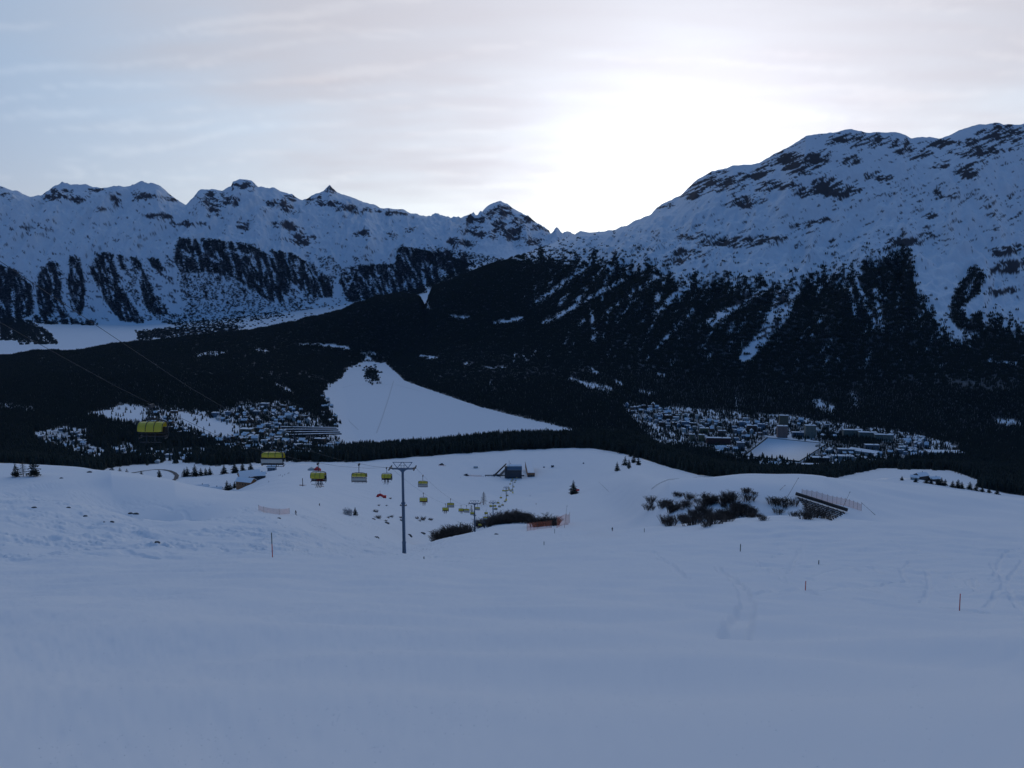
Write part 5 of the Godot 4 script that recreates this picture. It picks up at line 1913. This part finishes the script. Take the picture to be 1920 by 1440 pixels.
	for g in groups:
		for q in (g[3] + g[3] if g[2] > 4.0 else g[3]):
			var p: Vector3
			if g[2] == 5.5:
				p = on_land(q[0], q[1], 400 + (q[0] - 810) * 0.45 + 4 + rng.randf() * 16)
			elif g[2] == 5.0:
				p = hit(q[0] + rng.randf_range(-5, 5), q[1] + rng.randf_range(-4, 2))
			else:
				p = hit(q[0] + rng.randf_range(-11, 11), q[1] + rng.randf_range(-7, 6))
			var bo := base("bush", p, rng.randf() * TAU)
			var c := put(bushes[rng.randi() % 4], "stems", M.twig, bo)
			var h: float = g[2] * (rng.randf_range(0.35, 1.1) if g[2] < 5.0 else rng.randf_range(0.7, 1.15))
			c.scale = Vector3(h * 1.5, h, h * 1.5)
			tag(bo, g[0], "bush", g[1])
	var fp := base("bush", hit(655, 966), 1.0)
	var fc := put(bushes[1], "stems", M.frost, fp)
	fc.scale = Vector3(4.6, 4.0, 4.6)
	tag(fp, "pale frosted bush beside the small spruce", "bush")
	# a red board on legs by the lone pine
	var bp := hit(1081, 926)
	var bo2 := base("notice_board", bp + Vector3(1.5, 0, 1.0))
	var st2 := tool()
	box(st2, Vector3(0, 5.0, 0), Vector3(3.6, 2.2, 0.2))
	put(done(st2), "panel", M.red, bo2)
	for s in [-1.3, 1.3]:
		st2 = tool()
		box(st2, Vector3(s, 2.2, -0.15), Vector3(0.25, 5.6, 0.25))
		put(done(st2), "leg", M.timber, bo2)
	tag(bo2, "red board on two legs beside the lone stone pine", "sign")
	# stones that show through the snow
	rng.seed = 4
	for q in [[295, 1017], [64, 952], [128, 952], [160, 968], [195, 979], [210, 979], [245, 963], [255, 964], [115, 897], [168, 886], [767, 1003], [770, 1007], [706, 1008], [725, 981], [700, 974], [523, 972], [792, 1000], [818, 1001], [930, 1002]]:
		var so := MeshInstance3D.new()
		so.mesh = stone_mesh(rng.randi())
		so.material_override = M.stone
		so.name = numbered("rock")
		add_child(so)
		so.position = hit(q[0], q[1])
		var k := 0.0014 * -so.position.z * rng.randf_range(0.7, 1.5)
		so.scale = Vector3(k * 2.0, k, k)
		tag(so, "small dark rock poking out of the snow", "rock", "rocks in the snow")

func stone_mesh(seed_: int) -> ArrayMesh:
	var r := RandomNumberGenerator.new()
	r.seed = seed_
	var st := tool()
	st.set_smooth_group(-1)
	var ring := []
	for k in 3:
		var row := []
		for j in 7:
			var a := TAU * j / 7.0
			var w: float = [1.0, 0.95, 0.5][k] * r.randf_range(0.75, 1.15)
			row.append(Vector3(cos(a) * w, [-0.5, 0.3, 0.8][k] + r.randf_range(-0.1, 0.1), sin(a) * w))
		ring.append(row)
	for k in 2:
		for j in 7:
			quad(st, ring[k][(j + 1) % 7], ring[k + 1][(j + 1) % 7], ring[k + 1][j], ring[k][j])
	for j in 7:
		for q in [Vector3(0, 0.9, 0), ring[2][j], ring[2][(j + 1) % 7]]:
			st.add_vertex(q)
	return done(st)

# ---------------------------------------------------------------- towns
var tints := {}
var unit_box: ArrayMesh
var unit_gable: ArrayMesh
var unit_roof: ArrayMesh

func unit_shapes():
	if unit_box:
		return
	var st := tool()
	box(st, Vector3(0, 0.5, 0), Vector3.ONE)
	unit_box = done(st)
	st = tool()
	st.set_smooth_group(-1)
	for s in [-0.5, 0.5]:
		var e := [Vector3(s, 0, 0.5), Vector3(s, 1, 0.5), Vector3(s, 1.45, 0), Vector3(s, 1, -0.5), Vector3(s, 0, -0.5)]
		if s > 0:
			e.reverse()
		for k in range(1, 4):
			for q in [e[0], e[k], e[k + 1]]:
				st.add_vertex(q)
		var t: float = s * 2.0
		quad(st, Vector3(-0.5 * t, 0, s), Vector3(-0.5 * t, 1, s), Vector3(0.5 * t, 1, s), Vector3(0.5 * t, 0, s))
	unit_gable = done(st)
	st = tool()
	st.set_smooth_group(-1)
	# a saddle of snow, thick at the eaves
	var a := [Vector2(-0.58, 0.93), Vector2(-0.58, 1.03), Vector2(0, 1.57), Vector2(0.58, 1.03), Vector2(0.58, 0.93), Vector2(0, 1.46)]
	for k in 6:
		var p: Vector2 = a[k]
		var q: Vector2 = a[(k + 1) % 6]
		quad(st, Vector3(-0.54, p.y, p.x), Vector3(-0.54, q.y, q.x), Vector3(0.54, q.y, q.x), Vector3(0.54, p.y, p.x))
	for s in [-0.54, 0.54]:
		quad(st, Vector3(s, a[0].y, a[0].x), Vector3(s, a[1].y, a[1].x), Vector3(s, a[2].y, 0), Vector3(s, a[5].y, 0))
		quad(st, Vector3(s, a[5].y, 0), Vector3(s, a[2].y, 0), Vector3(s, a[3].y, a[3].x), Vector3(s, a[4].y, a[4].x))
	unit_roof = done(st)

const WALLS := {"cream": Color(0.34, 0.30, 0.23), "grey": Color(0.22, 0.22, 0.23), "brown": Color(0.12, 0.075, 0.05), "white": Color(0.50, 0.49, 0.47), "ochre": Color(0.27, 0.21, 0.13), "salmon": Color(0.30, 0.19, 0.15), "blue-grey": Color(0.20, 0.26, 0.33), "red-brown": Color(0.17, 0.07, 0.055), "olive": Color(0.25, 0.22, 0.10)}

func house(p: Vector3, size: Vector3, turn: float, tint: String, gable: bool, label: String, group: String, called := "house", windows := false) -> Node3D:
	unit_shapes()
	if not tints.has(tint):
		tints[tint] = mat(WALLS[tint], 0.85)
	var o := base(called, p, turn)
	var deep := 5.0
	var w := put(unit_gable if gable else unit_box, "wall", tints[tint], o)
	w.scale = Vector3(size.x, size.y + deep, size.z) if not gable else Vector3(size.x, size.y + deep, size.z)
	w.position.y = -deep
	if gable:
		w.scale.y = size.y
		w.position.y = 0
		var f := put(unit_box, "plinth", tints[tint], o)
		f.scale = Vector3(size.x * 0.99, deep, size.z * 0.99)
		f.position.y = -deep
		var r := put(unit_roof, "roof_snow", M.snow, o)
		r.scale = Vector3(size.x, size.y, size.z)
		var c := put(unit_box, "chimney", M.stone, o)
		c.scale = Vector3(1.1, 2.4, 1.1)
		c.position = Vector3(size.x * 0.22, size.y * 1.38, size.z * 0.12)
	else:
		var r := put(unit_box, "roof_snow", M.snow, o)
		r.scale = Vector3(size.x * 1.04, 0.7, size.z * 1.04)
		r.position.y = size.y
		var c := put(unit_box, "roof_hut", tints[tint], o)
		c.scale = Vector3(minf(4.0, size.x * 0.3), 2.4, minf(4.0, size.z * 0.3))
		c.position = Vector3(size.x * 0.15, size.y + 0.6, -size.z * 0.1)
	if windows:
		var floors := int(size.y / 3.0)
		var across := maxi(2, int(size.x / 4.5))
		for y in floors:
			for k in across:
				var g := put(unit_box, "window", M.glass, o)
				g.scale = Vector3(size.x / across * 0.55, 1.5, 0.2)
				g.position = Vector3(-size.x * 0.5 + (k + 0.5) * size.x / across, 1.0 + y * 3.0, size.z * 0.5)
	tag(o, label, "house" if called == "house" else called.replace("_", " "), group)
	return o

func scatter_houses(poly: Array, n: int, gap: float, tint_list: Array, flat: float, town: String, group: String, seed_: int, taken: Array, tall: Vector2, called := "house"):
	var r := RandomNumberGenerator.new()
	r.seed = seed_
	var pg := PackedVector2Array()
	for k in range(0, poly.size(), 2):
		pg.append(Vector2(poly[k], poly[k + 1]))
	var lo := pg[0]
	var hi := pg[0]
	for q in pg:
		lo = lo.min(q)
		hi = hi.max(q)
	var tries := 0
	var made := 0
	while made < n and tries < n * 60:
		tries += 1
		var q := Vector2(r.randf_range(lo.x, hi.x), r.randf_range(lo.y, hi.y))
		if not Geometry2D.is_point_in_polygon(q, pg):
			continue
		var p := hit(q.x, q.y, 1950.0)
		var free := true
		for t in taken:
			if Vector2(p.x - t.x, p.z - t.z).length() < gap + t.y:
				free = false
				break
		if not free:
			continue
		var big := r.randf() < 0.22
		var size := Vector3(r.randf_range(11, 17), r.randf_range(tall.x, tall.y), r.randf_range(9, 13))
		if big:
			size *= Vector3(1.6, 1.2, 1.25)
		taken.append(Vector3(p.x, size.x * 0.35, p.z))
		var tint: String = tint_list[r.randi() % tint_list.size()]
		var gable := r.randf() > flat
		var lab := "%s %s house with snowy %s in the %s" % ["large" if big else "small", tint, "gable roof" if gable else "flat roof", town]
		house(p, size, r.randf_range(-0.35, 0.35) + (PI * 0.5 if r.randf() < 0.35 else 0.0), tint, gable, lab, group, called)
		made += 1

func build_town_by_lake():
	var G := "houses of the town beside the lake"
	var taken := []
	# the big ones first
	for h in [[463, 812, 42, 16, 26, "ochre", "long brown hotel block with snowy flat roof at the snowfield edge"], [475, 824, 30, 14, 24, "ochre", "square brown hotel block in front of the long one"], [497, 764, 34, 18, 20, "grey", "stepped grey hotel with white ramps under the wooded hill"], [482, 777, 28, 14, 16, "grey", "tall grey hotel below the stepped one"], [405, 782, 26, 18, 18, "blue-grey", "pale castle-like hotel block beside the open snowfield"], [428, 778, 20, 14, 16, "blue-grey", "blue-grey block next to the castle-like hotel"], [516, 832, 24, 15, 20, "cream", "cream block at the centre of the lakeside town"], [600, 828, 36, 12, 20, "brown", "long brown station building near the lake"], [620, 838, 22, 12, 14, "white", "white block close to the lake shore"], [118, 808, 20, 8, 14, "grey", "grey house with twin snowy roofs at the wood edge"], [140, 814, 26, 7, 12, "grey", "long grey farmhouse below the wood"], [222, 848, 30, 10, 20, "blue-grey", "wide blue-grey chalet in the lower quarter"], [243, 858, 30, 7, 14, "white", "low white hall in the lower quarter"], [160, 848, 34, 6, 14, "brown", "brown row house along the lower road"], [290, 862, 30, 7, 16, "brown", "brown terrace house over the lower meadow"]]:
		var p := hit(h[0], h[1], 1950.0)
		taken.append(Vector3(p.x, h[2] * 0.5, p.z))
		house(p, Vector3(h[2], h[3], h[4]), -0.12, h[5], false, h[6], "", "hotel" if h[3] > 12 else "house", h[3] > 13)
	# railway platforms: long snowy canopies side by side
	for k in 4:
		var a := hit(528 + k * 4, 802 + k * 5, 1950.0)
		var b := hit(632 + k * 3, 822 + k * 3.2, 1950.0)
		var o := base("platform_canopy", a, atan2(-(b.z - a.z), b.x - a.x))
		unit_shapes()
		var len := Vector2(b.x - a.x, b.z - a.z).length()
		var w := put(unit_box, "columns", M.hall_dark, o)
		w.scale = Vector3(len, 5, 3)
		w.position = Vector3(len * 0.5, -1, 0)
		var r := put(unit_box, "roof_snow", M.snow, o)
		r.scale = Vector3(len * 1.01, 0.8, 8)
		r.position = Vector3(len * 0.5, 4.0, 0)
		tag(o, "long snowy platform canopy of the railway station by the lake", "canopy", "platform canopies at the railway station")
		for j in 6:
			taken.append(a.lerp(b, j / 5.0) * Vector3(1, 0, 1) + Vector3(0, 8, 0))
	# church with a needle spire
	var cp := hit(553, 838, 1950.0)
	var ch := base("church", cp, 0.3)
	var st := tool()
	box(st, Vector3(0, 6, 0), Vector3(7, 24, 7))
	put(done(st), "tower", M.stone, ch)
	st = tool()
	tube(st, [Vector3(0, 18, 0), Vector3(0, 30, 0), Vector3(0, 50, 0)], [5.2, 2.6, 0.15], 8)
	put(done(st), "spire", M.hall_dark, ch)
	st = tool()
	box(st, Vector3(13, 2, 0), Vector3(20, 14, 11))
	put(done(st), "nave", M.stone, ch)
	st = tool()
	box(st, Vector3(13, 9.4, 0), Vector3(21, 0.8, 12))
	put(done(st), "roof_snow", M.snow, ch)
	tag(ch, "church with tall dark needle spire in the lakeside town", "church")
	taken.append(Vector3(cp.x, 16, cp.z))
	# shore railway line: a dark strip with a train shed along the lake
	scatter_houses([395, 830, 440, 815, 500, 800, 560, 812, 640, 838, 660, 846, 640, 862, 560, 872, 480, 872, 430, 858], 110, 9.0, ["grey", "cream", "brown", "white", "ochre", "blue-grey"], 0.35, "lakeside town", G, 3, taken, Vector2(7, 12))
	scatter_houses([400, 790, 440, 768, 520, 758, 570, 770, 600, 790, 560, 800, 480, 798], 46, 10.0, ["grey", "blue-grey", "white", "brown"], 0.4, "upper quarter of the lakeside town", G, 4, taken, Vector2(8, 13))
	scatter_houses([600, 735, 618, 745, 628, 775, 640, 800, 615, 800, 598, 770], 14, 10.0, ["grey", "cream", "white"], 0.4, "row along the lake shore", G, 5, taken, Vector2(6, 10))
	scatter_houses([60, 822, 120, 806, 170, 812, 165, 835, 200, 850, 190, 872, 140, 856], 22, 11.0, ["grey", "brown", "blue-grey"], 0.25, "wooded quarter above the meadow", G, 6, taken, Vector2(6, 9))
	scatter_houses([200, 840, 260, 838, 330, 850, 390, 845, 390, 862, 300, 872, 215, 862], 18, 11.0, ["brown", "grey", "white"], 0.25, "lower quarter near the hairpin", G, 7, taken, Vector2(6, 9))
	scatter_houses([280, 775, 330, 772, 345, 800, 400, 825, 360, 830, 290, 800], 18, 11.0, ["brown", "grey"], 0.3, "hillside above the snowfield", G, 8, taken, Vector2(6, 9))
	scatter_houses([676, 690, 704, 684, 706, 692, 684, 698], 7, 12.0, ["brown"], 0.0, "hamlet at the head of the lake", "houses of the hamlet at the lake head", 9, [], Vector2(6, 8))

func build_town_by_field():
	var G := "houses of the town round the sports field"
	var taken := []
	# sports field: a flat white rectangle inside dark stands
	var c4 := []
	for q in [[1439, 821], [1550, 832], [1498, 865], [1395, 855]]:
		var u := dir_uv(q[0], q[1])
		var d := -622.0 / u.y
		c4.append(Vector3(u.x * d, -622.0, -d))
	var st := tool()
	quad(st, c4[0], c4[1], c4[2], c4[3])
	for k in 4:
		var a: Vector3 = c4[k]
		var b: Vector3 = c4[(k + 1) % 4]
		quad(st, a, b, b - Vector3(0, 12, 0), a - Vector3(0, 12, 0))
		for j in 12:
			taken.append(a.lerp(b, j / 12.0) * Vector3(1, 0, 1) + Vector3(0, 14, 0))
			taken.append(a.lerp(c4[(k + 2) % 4], j / 12.0) * Vector3(1, 0, 1) + Vector3(0, 60, 0))
	tag(put(done(st), "sports_field", M.snow), "large flat sports field under smooth snow", "sports field", "", "structure")
	for k in 4:
		var a: Vector3 = c4[k]
		var b: Vector3 = c4[(k + 1) % 4]
		var w := base("perimeter_hedge", a)
		st = tool()
		var high: float = [1.5, 0.6, 1.8, 2.5][k]
		var mid := (b - a) * 0.5
		box(st, mid + Vector3(0, high * 0.5 - 1.0, 0), Vector3((b - a).length(), high + 2.0, [3.0, 2.0, 3.0, 4.0][k]), Basis(Vector3.UP, atan2(-(b.z - a.z), b.x - a.x)))
		put(done(st), "hedge", M.needle, w)
		tag(w, ["dark hedge on the far side of the sports field", "low dark hedge on the short side of the sports field", "hedge and pavilions on the near side of the sports field", "tall dark stand of trees along the long side of the sports field"][k], "hedge")
	# blocks that stand out: [px, py of the foot, width, height, depth, tint, label]
	for h in [[1469, 797, 34, 40, 20, "ochre", "tall ochre tower block with snowy top"], [1466, 820, 36, 44, 20, "salmon", "salmon-coloured high-rise in front of the ochre tower"], [1518, 820, 38, 46, 20, "cream", "broad cream tower block beside the sports field"], [1347, 833, 82, 24, 18, "red-brown", "long red-brown apartment block"], [1409, 809, 36, 24, 18, "brown", "dark apartment block with white columns"], [1391, 800, 24, 20, 16, "blue-grey", "blue-grey block under the forest"], [1427, 806, 26, 24, 16, "blue-grey", "slim blue-grey block next to the dark one"], [1388, 844, 26, 28, 18, "grey", "grey block at the corner of the sports field"], [1320, 812, 32, 20, 16, "olive", "olive-yellow apartment house in the upper quarter"], [1353, 816, 28, 18, 14, "salmon", "pink apartment house behind the red-brown block"], [1285, 799, 28, 18, 14, "blue-grey", "pale blue block in the upper quarter"], [1297, 826, 20, 24, 16, "ochre", "ochre twin block, first of the pair"], [1315, 827, 20, 24, 16, "olive", "olive twin block, second of the pair"], [1497, 818, 48, 16, 16, "blue-grey", "long pale block between the towers"], [1585, 850, 52, 16, 20, "grey", "grey school block right behind the field".replace("right ", "")], [1634, 842, 46, 16, 18, "grey", "grey slab below the long hotel"], [1579, 863, 66, 16, 24, "white", "large white hall with snowy roof"], [1537, 866, 54, 16, 24, "brown", "brown hall with rows of snowy roof huts"], [1522, 877, 66, 12, 20, "brown", "long brown hall at the forest edge"], [1572, 876, 40, 12, 18, "grey", "grey house group at the forest edge"], [1770, 854, 110, 14, 40, "white", "wide white school complex with stepped snowy roofs"], [1398, 790, 20, 14, 14, "white", "white house under the forest"]]:
		var p := hit(h[0], h[1], 1950.0)
		taken.append(Vector3(p.x, h[2] * 0.45, p.z))
		house(p, Vector3(h[2], h[3], h[4]), -0.10, h[5], false, h[6], "", "apartment_block", true)
	# the long hotel in two wings, with its dark garden trees in front, and a hall with a slanted roof
	for k in 3:
		var p := hit(1596 + k * 30, 818 + k * 3.5, 1950.0)
		taken.append(Vector3(p.x, 36, p.z))
		house(p, Vector3(62, 25 - k * 2, 20), -0.10 - k * 0.04, "cream", false, ["tall end wing of the long hotel under the forest", "middle wing of the long hotel under the forest", "low end wing of the long hotel under the forest"][k], "", "hotel", true)
	var hp := hit(1618, 852, 1950.0)
	var hl := base("sports_hall", hp, -0.75)
	st = tool()
	box(st, Vector3(0, 3, 0), Vector3(90, 18, 26))
	put(done(st), "wall", M.shell, hl)
	st = tool()
	box(st, Vector3(0, 14, 0), Vector3(94, 1.0, 30), Basis(Vector3.RIGHT, 0.12))
	put(done(st), "roof_snow", M.snow, hl)
	tag(hl, "big hall with slanted snowy roof beside the school", "hall")
	taken.append(Vector3(hp.x, 40, hp.z))
	scatter_houses([1168, 762, 1230, 764, 1262, 776, 1330, 788, 1375, 800, 1330, 812, 1290, 812, 1240, 800, 1200, 786], 75, 10.0, ["grey", "white", "blue-grey", "brown", "cream"], 0.6, "terraced quarter under the forest", G, 13, taken, Vector2(8, 15), "apartment_house")
	scatter_houses([1330, 838, 1390, 842, 1380, 860, 1330, 846], 10, 10.0, ["grey", "brown", "cream"], 0.5, "quarter at the field corner", G, 14, taken, Vector2(8, 12), "apartment_house")
	scatter_houses([1375, 800, 1440, 795, 1440, 818, 1400, 835, 1370, 830], 26, 9.0, ["grey", "white", "blue-grey", "salmon"], 0.6, "quarter behind the sports field", G, 15, taken, Vector2(8, 14), "apartment_house")
	scatter_houses([1480, 785, 1540, 792, 1580, 812, 1560, 828, 1500, 820], 14, 11.0, ["grey", "white", "blue-grey"], 0.5, "quarter round the towers", G, 16, taken, Vector2(8, 12), "apartment_house")
	scatter_houses([1690, 822, 1735, 824, 1745, 850, 1700, 860, 1680, 845], 34, 9.0, ["grey", "white", "blue-grey", "cream"], 0.6, "quarter beside the school", G, 17, taken, Vector2(8, 14), "apartment_house")
	scatter_houses([1540, 840, 1620, 850, 1680, 852, 1640, 868, 1560, 882, 1440, 880, 1400, 868, 1500, 868], 36, 9.0, ["grey", "white", "brown"], 0.5, "row at the lower forest edge", G, 18, taken, Vector2(6, 11), "apartment_house")

func build_far_village():
	# a village so far off that its houses run together
	unit_shapes()
	var r := RandomNumberGenerator.new()
	r.seed = 61
	var g: Dictionary = LAND.range
	var cols: int = g.cols
	var buf := PackedFloat32Array()
	while buf.size() < 12 * 170:
		var i := r.randi_range(0, int(g.rows) - 2) * cols + r.randi_range(0, cols - 2)
		var p: Vector3 = g.pos[i]
		var q := pix(p)
		var band := absf(q.y - (625.0 - (q.x - 330.0) * 0.155))
		if q.x < 330 or q.x > 655 or band > 13.0 or g.level[i / cols] > 2.4:
			continue
		var b := Basis(Vector3.UP, r.randf() * 3.0).scaled_local(Vector3(r.randf_range(14, 26), r.randf_range(8, 14), r.randf_range(11, 16)))
		buf.append_array([b.x.x, b.y.x, b.z.x, p.x, b.x.y, b.y.y, b.z.y, p.y - 1.0, b.x.z, b.y.z, b.z.z, p.z])
	forest("village_walls", buf, unit_gable, "specks of houses of the far village under the peaks", mat(Color(0.15, 0.12, 0.10)), "village")
	forest("village_roofs", buf, unit_roof, "specks of snowy roofs of the far village under the peaks", M.snow, "village")
